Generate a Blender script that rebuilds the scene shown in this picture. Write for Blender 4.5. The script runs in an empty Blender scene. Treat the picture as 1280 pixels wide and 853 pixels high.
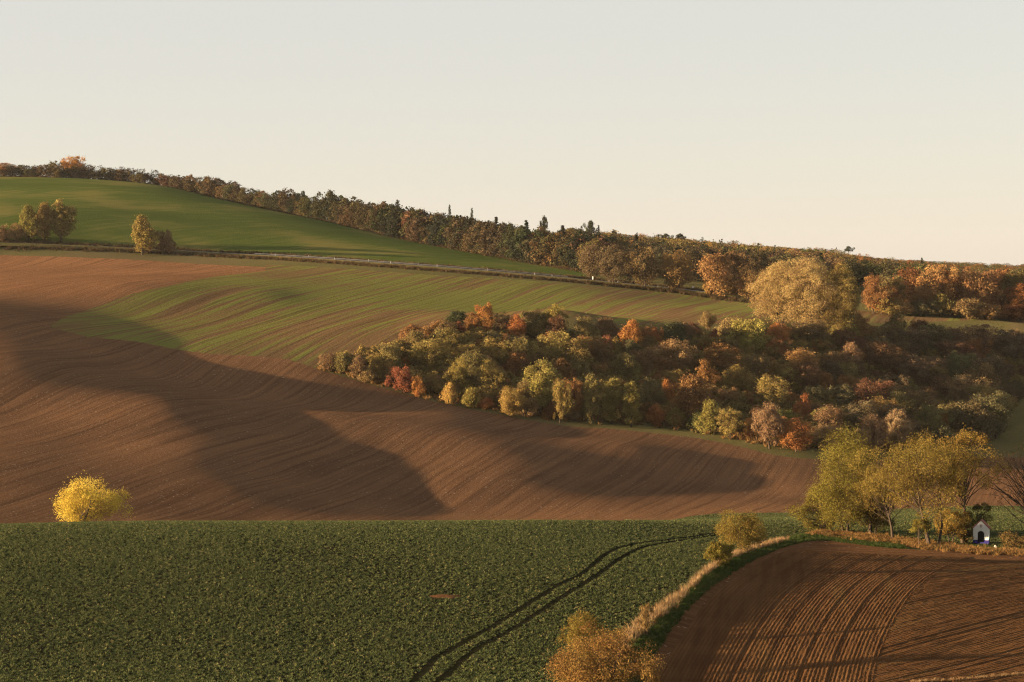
import bpy, math
import numpy as np
from mathutils import Vector, Matrix

rng = np.random.default_rng(11)
SC = bpy.context.scene
COL = SC.collection
ZC = 60.0                                  # camera height above the zero level

# ---------------------------------------------------------------- camera, sky, sun, exposure
F = 2600.0; PITCH = math.atan(96.5 / F); CP, SP = math.cos(PITCH), math.sin(PITCH)
cam_d = bpy.data.cameras.new('camera'); cam = bpy.data.objects.new('camera', cam_d); COL.objects.link(cam)
cam.location = (0, 0, ZC); cam.rotation_euler = (math.pi / 2 - PITCH, 0, 0)
cam_d.sensor_width = 36.0; cam_d.lens = 36.0 * F / 1280.0; cam_d.clip_start = 0.5; cam_d.clip_end = 30000.0
SC.camera = cam
SUN_AZ, SUN_EL = math.radians(13.0), math.radians(7.4)     # from the left, a little behind the camera
TO_SUN = Vector((-math.cos(SUN_EL) * math.cos(SUN_AZ), -math.cos(SUN_EL) * math.sin(SUN_AZ), math.sin(SUN_EL)))
W_ = bpy.data.worlds.new('World'); SC.world = W_; W_.use_nodes = True
_nt = W_.node_tree; _nt.nodes.clear()
_sky = _nt.nodes.new('ShaderNodeTexSky'); _sky.sky_type = 'NISHITA'; _sky.sun_disc = False
_sky.sun_elevation = SUN_EL; _sky.sun_rotation = math.atan2(TO_SUN.x, TO_SUN.y)
_sky.air_density = 1.0; _sky.dust_density = 0.3; _sky.ozone_density = 1.0; _sky.altitude = 250.0
_tint = _nt.nodes.new('ShaderNodeMix'); _tint.data_type = 'RGBA'; _tint.blend_type = 'ADD'; _tint.inputs[0].default_value = 1.0   # thin high veil, even over the whole sky
_dim = _nt.nodes.new('ShaderNodeMix'); _dim.data_type = 'RGBA'; _dim.blend_type = 'MULTIPLY'; _dim.inputs[0].default_value = 1.0
_dim.inputs[7].default_value = (0.17, 0.165, 0.16, 1); _tint.inputs[7].default_value = (2.06, 1.95, 1.86, 1)
_bg = _nt.nodes.new('ShaderNodeBackground'); _bg.inputs[1].default_value = 0.0595
_wo = _nt.nodes.new('ShaderNodeOutputWorld')
_nt.links.new(_sky.outputs[0], _dim.inputs[6]); _nt.links.new(_dim.outputs[2], _tint.inputs[6]); _nt.links.new(_tint.outputs[2], _bg.inputs[0]); _nt.links.new(_bg.outputs[0], _wo.inputs[0])
_sd = bpy.data.lights.new('sun', 'SUN'); _sd.energy = 5.0; _sd.angle = math.radians(0.5); _sd.color = (1.0, 0.70, 0.40)
_so = bpy.data.objects.new('sun', _sd); COL.objects.link(_so); _so.location = (-200, -50, 200)
_so.rotation_euler = TO_SUN.to_track_quat('Z', 'Y').to_euler()
SC.view_settings.view_transform = 'Standard'; SC.view_settings.look = 'None'; SC.view_settings.exposure = 2.3; SC.view_settings.gamma = 1.0
SC.render.engine = 'CYCLES'; SC.cycles.use_denoising = True; SC.cycles.denoising_prefilter = 'NONE'; SC.cycles.filter_width = 1.15; SC.cycles.max_bounces = 5; SC.cycles.diffuse_bounces = 3; SC.cycles.transmission_bounces = 3

# ---------------------------------------------------------------- the lie of the land
# measured heights: (column, line, distance) readings of the valley, turned into metres
def P(px, row, y):
    u = (px - 640) / F; v = (426.5 - row) / F; t = y / (CP + v * SP)
    return (t * u, y, t * (v * CP - SP))
CTRL=[
(0,853,190.0),(300,853,190.0),(640,853,190.0),(900,853,190.0),(1100,853,190.0),(1280,853,190.0),(0,722,256.0),(320,722,256.0),(640,722,256.0),
(150,652.5,327.0),(320,652.5,333.5),(480,652.5,330.3),(640,652.5,333.0),(0,656,329.9),(780,650,347.7),(0,668,385.0),(320,668,386.1),(600,668,385.9),
(900,726,258.0),(1100,735,258.0),(1280,740,258.0),(860,672,324.3),(1000,677,331.3),(1227,682,334.1),(860,650,386.7),(1000,648,435.9),(1240,642,434.7),
(0,661,440.0),(150,661,438.9),(300,661,442.8),(480,660,450.3),(640,656,463.4),(0,650,454.8),(150,640,475.7),(0,600,499.5),(150,600,513.0),
(0,560,542.7),(120,560,557.6),(240,560,560.8),(300,610,516.1),(310,650,482.9),(0,510,614.3),(80,490,634.7),(210,517,612.8),(20,445,663.7),
(0,470,639.9),(250,472,702.3),(400,530,630.6),(500,605,556.3),(370,600,548.1),(430,520,647.8),(480,570,601.0),(540,650,513.2),(400,495,691.0),
(500,532,639.5),(620,560,618.0),(650,600,572.7),(680,640,534.3),(760,580,624.5),(800,560,648.6),(900,600,632.1),(780,620,574.3),(1000,608,626.5),
(850,635,550.8),(1000,638,544.1),(1120,600,658.4),(1240,600,664.2),(1150,572,699.2),(0,398,733.7),(150,428,731.9),(280,452,718.0),(390,472,712.3),
(560,512,690.9),(700,545,673.4),(410,458,730.5),(560,500,715.2),(700,522,709.6),(850,537,710.1),(1000,564,678.9),(560,455,747.1),(700,440,774.9),
(700,400,850.3),(850,460,776.9),(900,490,761.0),(980,500,765.1),(1000,440,812.5),(1000,400,887.0),(1080,545,723.4),(1260,548,766.2),(1150,530,766.1),
(1150,460,840.0),(1150,412,902.8),(1280,475,860.9),(1280,412,943.7),(1100,393,933.8),(1280,402,927.3),(900,377,982.1),(700,360,961.0),(700,385,816.6),
(500,345,972.4),(500,400,816.3),(500,430,760.8),(330,338,981.1),(330,400,808.0),(330,440,739.2),(150,357,849.0),(150,392,806.9),(0,340,977.7),
(0,375,799.5),(0,318,1045.9),(0,306,1058.6),(230,318,1066.1),(500,334,1016.9),(740,351,1017.0),(900,368,999.5),(1100,388,956.3),(1280,396,947.1),
(0,295,1069.5),(0,260,1163.3),(0,240,1330.0),(0,222,1480.0),(200,300,1096.2),(200,265,1218.2),(200,245,1330.0),(200,232,1480.0),(400,312,1097.3),
(400,292,1185.4),(400,276,1290.0),(600,333,1053.3),(600,317,1181.5),(735,346,1050.5),(0,224,1700.0),(200,233,1700.0),(400,278,1500.0),(400,277,1700.0),
(600,315,1350.0),(600,303,1600.0),(800,315,1600.0),(1000,325,1600.0),(1280,338,1600.0),(860,345,1185.6),(1000,352,1190.7),(1280,372,1190.2),(900,325,1400.0),
]
EXTRA=[ # world x,y,z outside the picture
(-210,770,-13),(-250,775,-8),(-300,775,-5),(-205,700,-24),(-260,690,-20),(-300,600,-36),(-300,500,-48),(-220,330,-43),(-200,190,-40),(-300,900,-9),(-270,840,-13),(-350,1050,10),(-480,1400,54),(-420,1220,30),(-420,800,4),(-420,600,-34),
(200,190,-38),(260,334,-46),(300,500,-58),(330,640,-60),(360,800,-50),(400,960,-30),(500,1200,-16),(560,1600,-6),(-620,1600,60),
(0,0,-2.2),(-80,0,-4),(80,0,-4),(0,60,-13),(-90,60,-14),(90,60,-14),(0,125,-27),(-90,125,-28),(90,125,-27),(0,-120,-2),(0,155,-33),(-80,155,-34),(80,155,-33),
]
pts = np.array([P(*c) for c in CTRL] + EXTRA)
S = 300.0
def ker(r2):
    r2 = np.maximum(r2, 1e-12); return 0.5 * r2 * np.log(r2)
def fit(pts, lam):
    q = pts[:, :2] / S; n = len(q); d = ((q[:, None] - q[None]) ** 2).sum(-1)
    A = np.zeros((n + 3, n + 3)); A[:n, :n] = ker(d) + lam * np.eye(n); A[:n, n] = 1; A[:n, n + 1:] = q; A[n:, :n] = A[:n, n:].T
    b = np.zeros(n + 3); b[:n] = pts[:, 2]
    return np.linalg.solve(A, b)
WT = fit(pts, 0.002)
def base_height(x, y):
    x = np.asarray(x, float); y = np.asarray(y, float); sh = np.broadcast(x, y).shape
    x = np.broadcast_to(x, sh).ravel(); y = np.broadcast_to(y, sh).ravel(); n = len(pts); out = np.empty(x.size)
    for i in range(0, x.size, 30000):
        a = x[i:i + 30000] / S; b = y[i:i + 30000] / S
        d = (a[:, None] - pts[None, :, 0] / S) ** 2 + (b[:, None] - pts[None, :, 1] / S) ** 2
        out[i:i + 30000] = ker(d) @ WT[:n] + WT[n] + WT[n + 1] * a + WT[n + 2] * b
    return out.reshape(sh)
BUMPS=[(300,480,-2.2,22,40),(180,455,-2.0,22,35),(440,500,-1.6,22,30),(210,508,1.0,16,24),(325,522,-1.5,20,26),(330,367,0.7,15,24),(392,374,-0.45,18,26),(40,420,-1.0,20,30),(520,610,-1.0,8,20)]
def hit0(px, row, hf, y0=150., y1=1640., n=1400):
    ys = np.geomspace(y0, y1, n); u, _, w = P(px, row, 1.0); h = hf(u * ys, ys); k = np.where(h >= w * ys)[0]
    if len(k) == 0: return None
    k = k[0]
    if k == 0: y = ys[0]
    else:
        a = w * ys[k - 1] - h[k - 1]; b = h[k] - w * ys[k]; y = ys[k - 1] + (ys[k] - ys[k - 1]) * a / (a + b)
    return np.array([u * y, y, w * y])
SWELLS = [(hit0(b[0], b[1], base_height), b) for b in BUMPS]
BANK = np.array([hit0(a, b, base_height, 120.)[:2] for a, b in ((735, 885), (760, 840), (800, 790), (852, 748), (888, 714), (932, 693))])   # field edge: the ploughed field lies lower than the crop
def bank(x, y):
    st = lambda a, b, v: (lambda q: q * q * (3 - 2 * q))(np.clip((v - a) / (b - a), 0, 1)); d = np.asarray(x, float) - np.interp(y, BANK[::-1, 1] if BANK[0, 1] > BANK[-1, 1] else BANK[:, 1], BANK[::-1, 0] if BANK[0, 1] > BANK[-1, 1] else BANK[:, 0])
    return -0.85 * st(0.5, 4.5, d) * (1 - st(9, 30, d)) * (1 - st(270, 312, np.asarray(y, float))) * st(150, 178, np.asarray(y, float))
def height(x, y):
    z = base_height(x, y); x = np.asarray(x, float); y = np.asarray(y, float)
    for h, (px, row, dz, sx, sy) in SWELLS:
        z = z + dz * np.exp(-((x - h[0]) / sx) ** 2 - ((y - h[1]) / sy) ** 2)
    z = z + bank(x, y)
    return z
def hit(px, row, y0=150., y1=1640.): return hit0(px, row, height, y0, y1)

# ---------------------------------------------------------------- node material helpers
class NT:
    def __init__(s, name):
        s.m = bpy.data.materials.new(name); s.m.use_nodes = True; s.t = s.m.node_tree; s.t.nodes.clear()
        s.out = s.n('ShaderNodeOutputMaterial')
    def n(s, typ, **kw):
        n = s.t.nodes.new(typ)
        for k, v in kw.items(): setattr(n, k, v)
        return n
    def l(s, a, b): s.t.links.new(a, b)
    def val(s, sock, v):
        if hasattr(v, 'is_linked') or isinstance(v, bpy.types.NodeSocket): s.l(v, sock)
        else: sock.default_value = v
    def math(s, op, a, b=0.0, c=None, clamp=False):
        n = s.n('ShaderNodeMath', operation=op, use_clamp=clamp); s.val(n.inputs[0], a); s.val(n.inputs[1], b)
        if c is not None: s.val(n.inputs[2], c)
        return n.outputs[0]
    def mix(s, f, a, b, blend='MIX'):
        n = s.n('ShaderNodeMix', data_type='RGBA', blend_type=blend); s.val(n.inputs[0], f)
        for i, v in ((6, a), (7, b)):
            if isinstance(v, bpy.types.NodeSocket): s.l(v, n.inputs[i])
            else: n.inputs[i].default_value = (*v, 1)
        return n.outputs[2]
    def ramp(s, f, lo, hi):
        n = s.n('ShaderNodeMapRange', interpolation_type='SMOOTHSTEP'); s.val(n.inputs[0], f)
        n.inputs[1].default_value = lo; n.inputs[2].default_value = hi
        return n.outputs[0]
    def noise(s, vec, scale, detail=2.0, rough=0.55):
        n = s.n('ShaderNodeTexNoise'); s.l(vec, n.inputs['Vector']); n.inputs['Scale'].default_value = scale
        n.inputs['Detail'].default_value = detail; n.inputs['Roughness'].default_value = rough
        return n.outputs[0]
    def pos(s): return s.n('ShaderNodeNewGeometry').outputs['Position']
    def rows(s, pos, ang, across, along):
        """position turned so that x runs across the rows; stretched along them"""
        c, a = math.cos(ang), math.sin(ang)
        def dot(v):
            d = s.n('ShaderNodeVectorMath', operation='DOT_PRODUCT'); s.l(pos, d.inputs[0]); d.inputs[1].default_value = v; return d.outputs['Value']
        k = s.n('ShaderNodeCombineXYZ'); s.l(dot((c * across, -a * across, 0)), k.inputs[0]); s.l(dot((a * along, c * along, 0)), k.inputs[1])
        return k.outputs[0]
    def bump(s, h, dist, strength=1.0, normal=None):
        b = s.n('ShaderNodeBump'); b.inputs['Strength'].default_value = strength; b.inputs['Distance'].default_value = dist; s.l(h, b.inputs['Height'])
        if normal is not None: s.l(normal, b.inputs['Normal'])
        return b.outputs[0]
    def diffuse(s, col, normal=None, rough=None):
        if rough is None: d = s.n('ShaderNodeBsdfDiffuse'); c = d.inputs['Color']; d.inputs['Roughness'].default_value = 0.4
        else:
            d = s.n('ShaderNodeBsdfPrincipled'); d.inputs['Roughness'].default_value = rough; d.inputs['Specular IOR Level'].default_value = 0.15; c = d.inputs['Base Color']
        if isinstance(col, bpy.types.NodeSocket): s.l(col, c)
        else: c.default_value = (*col, 1)
        if normal is not None: s.l(normal, d.inputs['Normal'])
        s.l(d.outputs[0], s.out.inputs[0]); return s.m

def plain(name, col, rough=0.8, var=0.25, scale=6.0, metallic=0.0):
    t = NT(name); co = t.n('ShaderNodeTexCoord').outputs['Object']; f = t.noise(co, scale, 4)
    c = t.mix(f, tuple(v * (1 - var) for v in col), tuple(v * (1 + var) for v in col)); t.diffuse(c, t.bump(f, 0.01), rough)
    return t.m

ROWDIR = math.atan2(0.27, 1.0)
def soil_mat(name, dark, light, rowdir, spacing, row_h, clod_h, clod=1.1, top=None):
    t = NT(name); p = t.pos()
    streak = t.noise(t.rows(p, rowdir, 1.0 / spacing, 0.012), 1.0, 3, 0.6)
    fine = t.noise(t.rows(p, rowdir, 2.4 / spacing, 0.05), 1.0, 2, 0.6)
    clods = t.noise(p, clod, 5, 0.72); big = t.noise(p, 0.018, 3)
    f = t.math('ADD', t.math('MULTIPLY', streak, 0.40), t.math('ADD', t.math('MULTIPLY', clods, 0.40), t.math('MULTIPLY', big, 0.35)))
    col = t.mix(t.ramp(f, 0.40, 0.76), dark, light)
    if top:                                     # upper slope soil paler and redder, partly painted in for stronger sun on it
        sep = t.n('ShaderNodeSeparateXYZ'); t.l(p, sep.inputs[0]); hz = t.math('ADD', sep.outputs['Z'], t.math('MULTIPLY', big, 14.0))
        col = t.mix(t.ramp(hz, 32.0, 66.0), col, t.mix(t.ramp(f, 0.40, 0.76), *top))
    groove = t.ramp(t.noise(t.rows(p, rowdir, 1.7 / spacing, 0.01), 1.0, 1, 0.4), 0.60, 0.72)
    col = t.mix(t.math('MULTIPLY', groove, 0.26), col, tuple(v * 0.45 for v in dark))
    thin = t.ramp(t.noise(t.rows(p, rowdir, 1.0 / 0.95, 0.008), 1.0, 0), 0.54, 0.66); col = t.mix(t.math('MULTIPLY', thin, 0.30), col, tuple(v * 0.5 for v in dark))
    pebble = t.ramp(t.noise(p, 1.6, 0), 0.76, 0.81)
    col = t.mix(t.math('MULTIPLY', pebble, 0.8), col, (0.26, 0.20, 0.15))
    h = t.math('ADD', t.math('MULTIPLY', streak, row_h), t.math('ADD', t.math('MULTIPLY', fine, row_h * 0.55), t.math('MULTIPLY', clods, clod_h)))
    return t.diffuse(col, t.bump(h, 1.0))
MAT = {}
MAT['hill_soil'] = soil_mat('ploughed_soil', (0.074, 0.042, 0.024), (0.146, 0.077, 0.039), ROWDIR, 2.6, 0.26, 0.34, 1.7, ((0.115, 0.058, 0.028), (0.20, 0.100, 0.047)))
MAT['near_soil'] = soil_mat('near_ploughed_soil', (0.066, 0.034, 0.017), (0.115, 0.060, 0.028), math.radians(88), 1.2, 0.06, 0.08, 3.5)
def sown_mat():
    t = NT('sown_strips'); p = t.pos()
    streak = t.noise(t.rows(p, ROWDIR + 0.05, 1.0 / 2.9, 0.006), 1.0, 3, 0.6)
    fine = t.noise(t.rows(p, ROWDIR + 0.05, 1.0 / 1.1, 0.03), 1.0, 2, 0.6)
    big = t.noise(p, 0.011, 3, 0.5); clods = t.noise(p, 1.0, 4, 0.65)
    f = t.math('ADD', t.math('MULTIPLY', streak, 0.95), t.math('ADD', t.math('MULTIPLY', fine, 0.2), t.math('MULTIPLY', big, 0.6)))
    g = t.ramp(f, 0.80, 0.95)
    soil = t.mix(clods, (0.085, 0.052, 0.026), (0.14, 0.088, 0.042)); green = t.mix(clods, (0.086, 0.092, 0.022), (0.142, 0.140, 0.036))
    col = t.mix(g, soil, green); groove = t.ramp(t.noise(t.rows(p, ROWDIR + 0.05, 1.0 / 2.2, 0.006), 1.0, 1, 0.4), 0.57, 0.70); col = t.mix(t.math('MULTIPLY', groove, 0.42), col, (0.045, 0.026, 0.014)); thin = t.ramp(t.noise(t.rows(p, ROWDIR + 0.05, 1.0 / 1.2, 0.006), 1.0, 0), 0.54, 0.66); col = t.mix(t.math('MULTIPLY', thin, 0.32), col, (0.050, 0.034, 0.016))
    h = t.math('ADD', t.math('MULTIPLY', streak, 0.30), t.math('ADD', t.math('MULTIPLY', clods, 0.22), t.math('MULTIPLY', fine, 0.12)))
    return t.diffuse(col, t.bump(h, 1.0))
MAT['sown'] = sown_mat()
def green_mat(name, a, b, soil, speck=0.5, h=0.22, sc=0.8, rd=0.5):
    t = NT(name); p = t.pos(); n1 = t.noise(p, sc, 4, 0.7); n2 = t.noise(p, 0.014, 3); n3 = t.noise(t.rows(p, rd, 0.25, 0.02), 1.0, 2)
    f = t.math('ADD', t.math('MULTIPLY', n1, 0.5), t.math('ADD', t.math('MULTIPLY', n2, 0.35), t.math('MULTIPLY', n3, 0.25)))
    col = t.mix(t.ramp(f, 0.38, 0.72), a, b)
    col = t.mix(t.math('MULTIPLY', t.ramp(t.math('ADD', n2, t.math('MULTIPLY', n3, 0.3)), 0.62, 0.85), speck), col, soil)
    return t.diffuse(col, t.bump(n1, h))
MAT['hill_green'] = green_mat('winter_cereal', (0.040, 0.060, 0.012), (0.080, 0.098, 0.022), (0.130, 0.112, 0.034), 0.8, 0.30, 1.3)
MAT['verge'] = green_mat('verge_grass', (0.036, 0.050, 0.016), (0.064, 0.070, 0.024), (0.09, 0.07, 0.035), 0.5, 0.2, 1.5)
MAT['rough'] = green_mat('rough_grass', (0.066, 0.062, 0.022), (0.11, 0.095, 0.038), (0.10, 0.07, 0.038), 0.6, 0.25, 0.9)
MAT['crop_soil'] = green_mat('soil_under_crop_shade', (0.012, 0.012, 0.006), (0.022, 0.021, 0.010), (0.03, 0.022, 0.013), 0.6, 0.15, 2.5)  # soil colour darkened to carry the plants' shade in the wheel tracks
MAT['far'] = green_mat('far_land', (0.06, 0.07, 0.025), (0.11, 0.10, 0.04), (0.13, 0.1, 0.05), 0.5, 0.2, 0.2)
MAT['litter'] = green_mat('leaf_litter', (0.040, 0.027, 0.015), (0.075, 0.048, 0.024), (0.06, 0.05, 0.02), 0.5, 0.3, 0.9)
MAT['asphalt'] = plain('asphalt', (0.10, 0.10, 0.105), 0.75, 0.15, 1.0)

MAT['understorey'] = None
def leaf_mat(name, trans=0.30):
    t = NT(name); oi = t.n('ShaderNodeObjectInfo'); at = t.n('ShaderNodeAttribute', attribute_name='tone')
    tone = at.outputs['Fac']; base = oi.outputs['Color']
    hsv = t.n('ShaderNodeHueSaturation'); t.l(base, hsv.inputs['Color'])
    t.l(t.math('MULTIPLY_ADD', tone, 0.035, 0.487), hsv.inputs['Hue']); t.l(t.math('MULTIPLY_ADD', tone, 0.95, 0.5), hsv.inputs['Value'])
    hsv.inputs['Saturation'].default_value = 0.95
    d = t.n('ShaderNodeBsdfDiffuse'); t.l(hsv.outputs[0], d.inputs[0]); r = t.n('ShaderNodeBsdfTranslucent'); t.l(hsv.outputs[0], r.inputs[0])
    m = t.n('ShaderNodeMixShader'); m.inputs[0].default_value = trans
    t.l(d.outputs[0], m.inputs[1]); t.l(r.outputs[0], m.inputs[2]); t.l(m.outputs[0], t.out.inputs[0]); return t.m
MAT['leaf'] = leaf_mat('tree_leaves'); MAT['twig'] = leaf_mat('fine_twigs', 0.1)
def inst_leaf(name, a, b, c, trans=0.25):
    t = NT(name); r = t.n('ShaderNodeObjectInfo').outputs['Random']; col = t.mix(t.ramp(r, 0.0, 0.7), a, b); col = t.mix(t.ramp(r, 0.86, 1.0), col, c)
    d = t.n('ShaderNodeBsdfDiffuse'); t.l(col, d.inputs[0]); q = t.n('ShaderNodeBsdfTranslucent'); t.l(col, q.inputs[0])
    m = t.n('ShaderNodeMixShader'); m.inputs[0].default_value = trans; t.l(d.outputs[0], m.inputs[1]); t.l(q.outputs[0], m.inputs[2]); t.l(m.outputs[0], t.out.inputs[0]); return t.m
MAT['understorey'] = inst_leaf('understorey_leaves', (0.10, 0.080, 0.032), (0.20, 0.145, 0.050), (0.21, 0.10, 0.038))
MAT['crop'] = inst_leaf('crop_leaves', (0.038, 0.054, 0.024), (0.082, 0.096, 0.037), (0.18, 0.165, 0.072))
MAT['dry'] = inst_leaf('dry_grass', (0.17, 0.105, 0.052), (0.26, 0.18, 0.095), (0.19, 0.095, 0.042))
MAT['weed'] = inst_leaf('dry_weeds', (0.13, 0.072, 0.028), (0.20, 0.118, 0.045), (0.10, 0.09, 0.032))
MAT['scrub'] = inst_leaf('brown_scrub', (0.055, 0.038, 0.021), (0.095, 0.064, 0.032), (0.06, 0.055, 0.022))
MAT['grass'] = inst_leaf('green_grass_blades', (0.026, 0.044, 0.012), (0.046, 0.064, 0.018), (0.08, 0.07, 0.028))
MAT['bark'] = plain('bark', (0.050, 0.037, 0.027), 0.9, 0.4, 3.0)

# ---------------------------------------------------------------- tagging and mesh helpers
def tag(o, label=None, cat=None, group=None, kind=None):
    if label: o['label'] = label
    if cat: o['category'] = cat
    if group: o['group'] = group
    if kind: o['kind'] = kind
    return o
def mesh_np(name, V, Fc, mat, smooth=True):
    """V (n,3), Fc (m,3) or (m,4)"""
    V = np.asarray(V, np.float32); Fc = np.asarray(Fc, np.int32); k = Fc.shape[1]; me = bpy.data.meshes.new(name)
    me.vertices.add(len(V)); me.vertices.foreach_set('co', V.ravel()); me.loops.add(Fc.size); me.loops.foreach_set('vertex_index', Fc.ravel())
    me.polygons.add(len(Fc)); me.polygons.foreach_set('loop_start', np.arange(0, Fc.size, k, dtype=np.int32))
    me.polygons.foreach_set('use_smooth', np.full(len(Fc), smooth)); me.update(calc_edges=True); me.validate()
    for m in (mat if isinstance(mat, (list, tuple)) else [mat]): me.materials.append(m)
    return me
def obj(name, me, parent=None, loc=None, **tags):
    o = bpy.data.objects.new(name, me); COL.objects.link(o)
    if parent is not None: o.parent = parent
    if loc is not None: o.location = loc
    return tag(o, **tags)
def empty(name, loc, rz=0.0, **tags):
    o = bpy.data.objects.new(name, None); COL.objects.link(o); o.location = loc; o.rotation_euler = (0, 0, rz); o.empty_display_size = 0.5
    return tag(o, **tags)
def up(p): return np.array([p[0], p[1], p[2] + ZC])

# ---------------------------------------------------------------- outlines of the fields (plan view)
def smooth_line(pl, n=8):
    pl = np.asarray(pl, float); q = np.vstack([2 * pl[0] - pl[1], pl, 2 * pl[-1] - pl[-2]]); out = []
    for i in range(len(pl) - 1):
        a, b, c, d = q[i:i + 4]
        for t in np.linspace(0, 1, n, endpoint=False):
            out.append(0.5 * (2 * b + (c - a) * t + (2 * a - 5 * b + 4 * c - d) * t * t + (3 * b - a - 3 * c + d) * t ** 3))
    out.append(pl[-1]); return np.array(out)
def line(*pr, y0=150., n=8): return smooth_line([hit(a, b, y0)[:2] for a, b in pr], n)
def sdf(poly, V):
    poly = np.asarray(poly); out = np.full(len(V), -1e3); lo, hi = poly.min(0) - 12, poly.max(0) + 12
    idx = np.where(((V[:, :2] >= lo) & (V[:, :2] <= hi)).all(1))[0]; a = poly; b = np.roll(poly, -1, 0); e = b - a; ee = (e ** 2).sum(1) + 1e-12
    for k in range(0, len(idx), 20000):
        ii = idx[k:k + 20000]; p = V[ii, None, :2] - a[None]; t = np.clip((p * e).sum(2) / ee, 0, 1)
        d2 = ((p - t[..., None] * e) ** 2).sum(2).min(1)
        y = V[ii, 1][:, None]; cr = ((a[None, :, 1] > y) != (b[None, :, 1] > y)); xi = a[None, :, 0] + (y - a[None, :, 1]) / np.where(e[None, :, 1] == 0, 1e-9, e[None, :, 1]) * e[None, :, 0]
        ins = (cr & (V[ii, 0][:, None] < xi)).sum(1) % 2 == 1
        out[ii] = np.sqrt(d2) * np.where(ins, 1, -1)
    return out
def clip(V, T, sd):
    """split the triangles along sd = 0; returns V, inside triangles, outside triangles"""
    s = sd[T] > 0; c = s.sum(1); ins = [T[c == 3]]; outs = [T[c == 0]]; m = (c == 1) | (c == 2); Tm = T[m]; sm = s[m]
    if len(Tm):
        lone = np.where((c[m] == 1)[:, None], sm, ~sm).argmax(1); r = np.arange(len(Tm))
        v0, v1, v2 = Tm[r, lone], Tm[r, (lone + 1) % 3], Tm[r, (lone + 2) % 3]
        E = np.sort(np.vstack([np.c_[v0, v1], np.c_[v0, v2]]), 1); U, inv = np.unique(E, axis=0, return_inverse=True); inv = inv.ravel()
        t = sd[U[:, 0]] / (sd[U[:, 0]] - sd[U[:, 1]]); NV = V[U[:, 0]] + (V[U[:, 1]] - V[U[:, 0]]) * t[:, None]
        base = len(V); V = np.vstack([V, NV]); p1 = base + inv[:len(Tm)]; p2 = base + inv[len(Tm):]
        L = np.c_[v0, p1, p2]; Q = np.vstack([np.c_[p1, v1, v2], np.c_[p1, v2, p2]]); li = c[m] == 1; qi = np.tile(li, 2)
        ins += [L[li], Q[~qi]]; outs += [L[~li], Q[qi]]
    return V, np.vstack(ins), np.vstack(outs)

lower_M = np.vstack([[(-330, 402), (-120, 402)], smooth_line([(-60, 402), (10, 405), hit(862, 646, 345)[:2], hit(1000, 640.5, 345)[:2], hit(1140, 636, 345)[:2], hit(1280, 633, 345)[:2], (200, 520)])])
foot = line((1290, 571), (1160, 571), (1000, 573), (900, 553), (850, 545), (760, 536), (700, 532), (600, 514), (560, 506), (480, 486), (400, 463), y0=440)
low_G2 = line((400, 463), (350, 448), (250, 441), (170, 427), (110, 421), (62, 409), y0=600)
side_G2 = line((62, 409), (100, 391), (150, 373), (215, 357), (270, 346), (332, 339), y0=640)
top_G2 = line((332, 330.5), (500, 341), (600, 347), (740, 358), (860, 368), (940, 375), (1090, 390), (1170, 397), (1280, 401), y0=700)
wood_edge = line((1290, 404), (1100, 404), (960, 404), (800, 406), (620, 404), (520, 425), (440, 447), (400, 463), y0=720)
top_M = line((332, 334), (200, 327), (100, 322), (0, 319), y0=700)
foot_hill = line((0, 301.5), (120, 306), (230, 312), (340, 318), (500, 328), (640, 338), (738, 346.5), y0=960)
verge_l = line((722, 900), (742, 853), (790, 797), (850, 747), (885, 713), (930, 691), (975, 677), (1030, 665), (1110, 671), (1200, 679), (1300, 686), y0=120)
verge_r = line((776, 900), (802, 853), (829, 800), (864, 755), (900, 725), (947, 697), (990, 681), (1030, 676), (1110, 685), (1200, 689), (1300, 695), y0=120)
POLY = {}
POLY['crop_field'] = np.vstack([[(-190, 120), (-190, 402)], lower_M[1:], [(150, 400)], verge_l[::-1], [(20, 120)]])
POLY['ploughed_hillside'] = np.vstack([lower_M, [(260, 560), (240, 640)], foot, low_G2[1:], side_G2[1:], top_M, [(-330, 1010), (-340, 700)]])
POLY['sown_field'] = np.vstack([side_G2, top_G2, [(340, 970), (330, 930)], wood_edge, low_G2[1:]])
_cr = [P(0, 221, 1490)[:2], P(200, 231, 1490)[:2], P(400, 275, 1300)[:2], P(600, 316, 1165)[:2], P(742, 346, 1075)[:2]]
POLY['green_hillside'] = np.vstack([[(-380, 1075)], foot_hill, smooth_line(np.array(_cr) + np.array((0, 7)))[::-1], [(-420, 1500)]])
POLY['near_ploughed_field'] = np.vstack([verge_r, [(190, 330), (190, 120)]])

foot_row = lambda px: np.interp(px, [400, 480, 560, 640, 700, 780, 850, 900, 960, 1000, 1060, 1120, 1180, 1225, 1250, 1268, 1300], [460, 482, 502, 516, 523, 526, 532, 541, 555, 562, 566, 562, 558, 553, 537, 508, 480])
_pl = [(px, foot_row(px) - 2) for px in (405, 480, 560, 640, 700, 780, 850, 900, 960, 1000, 1060, 1120, 1180, 1225, 1250, 1268, 1300)] + [(1345, 470), (1345, 432), (1200, 430), (1100, 430), (1000, 432), (900, 428), (800, 428), (700, 421), (620, 414), (560, 422), (520, 434), (470, 446), (430, 453)]
WOODPOLY = np.array([hit(a, b, 560.)[:2] for a, b in _pl])
POLY['woodland_floor'] = WOODPOLY
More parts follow.
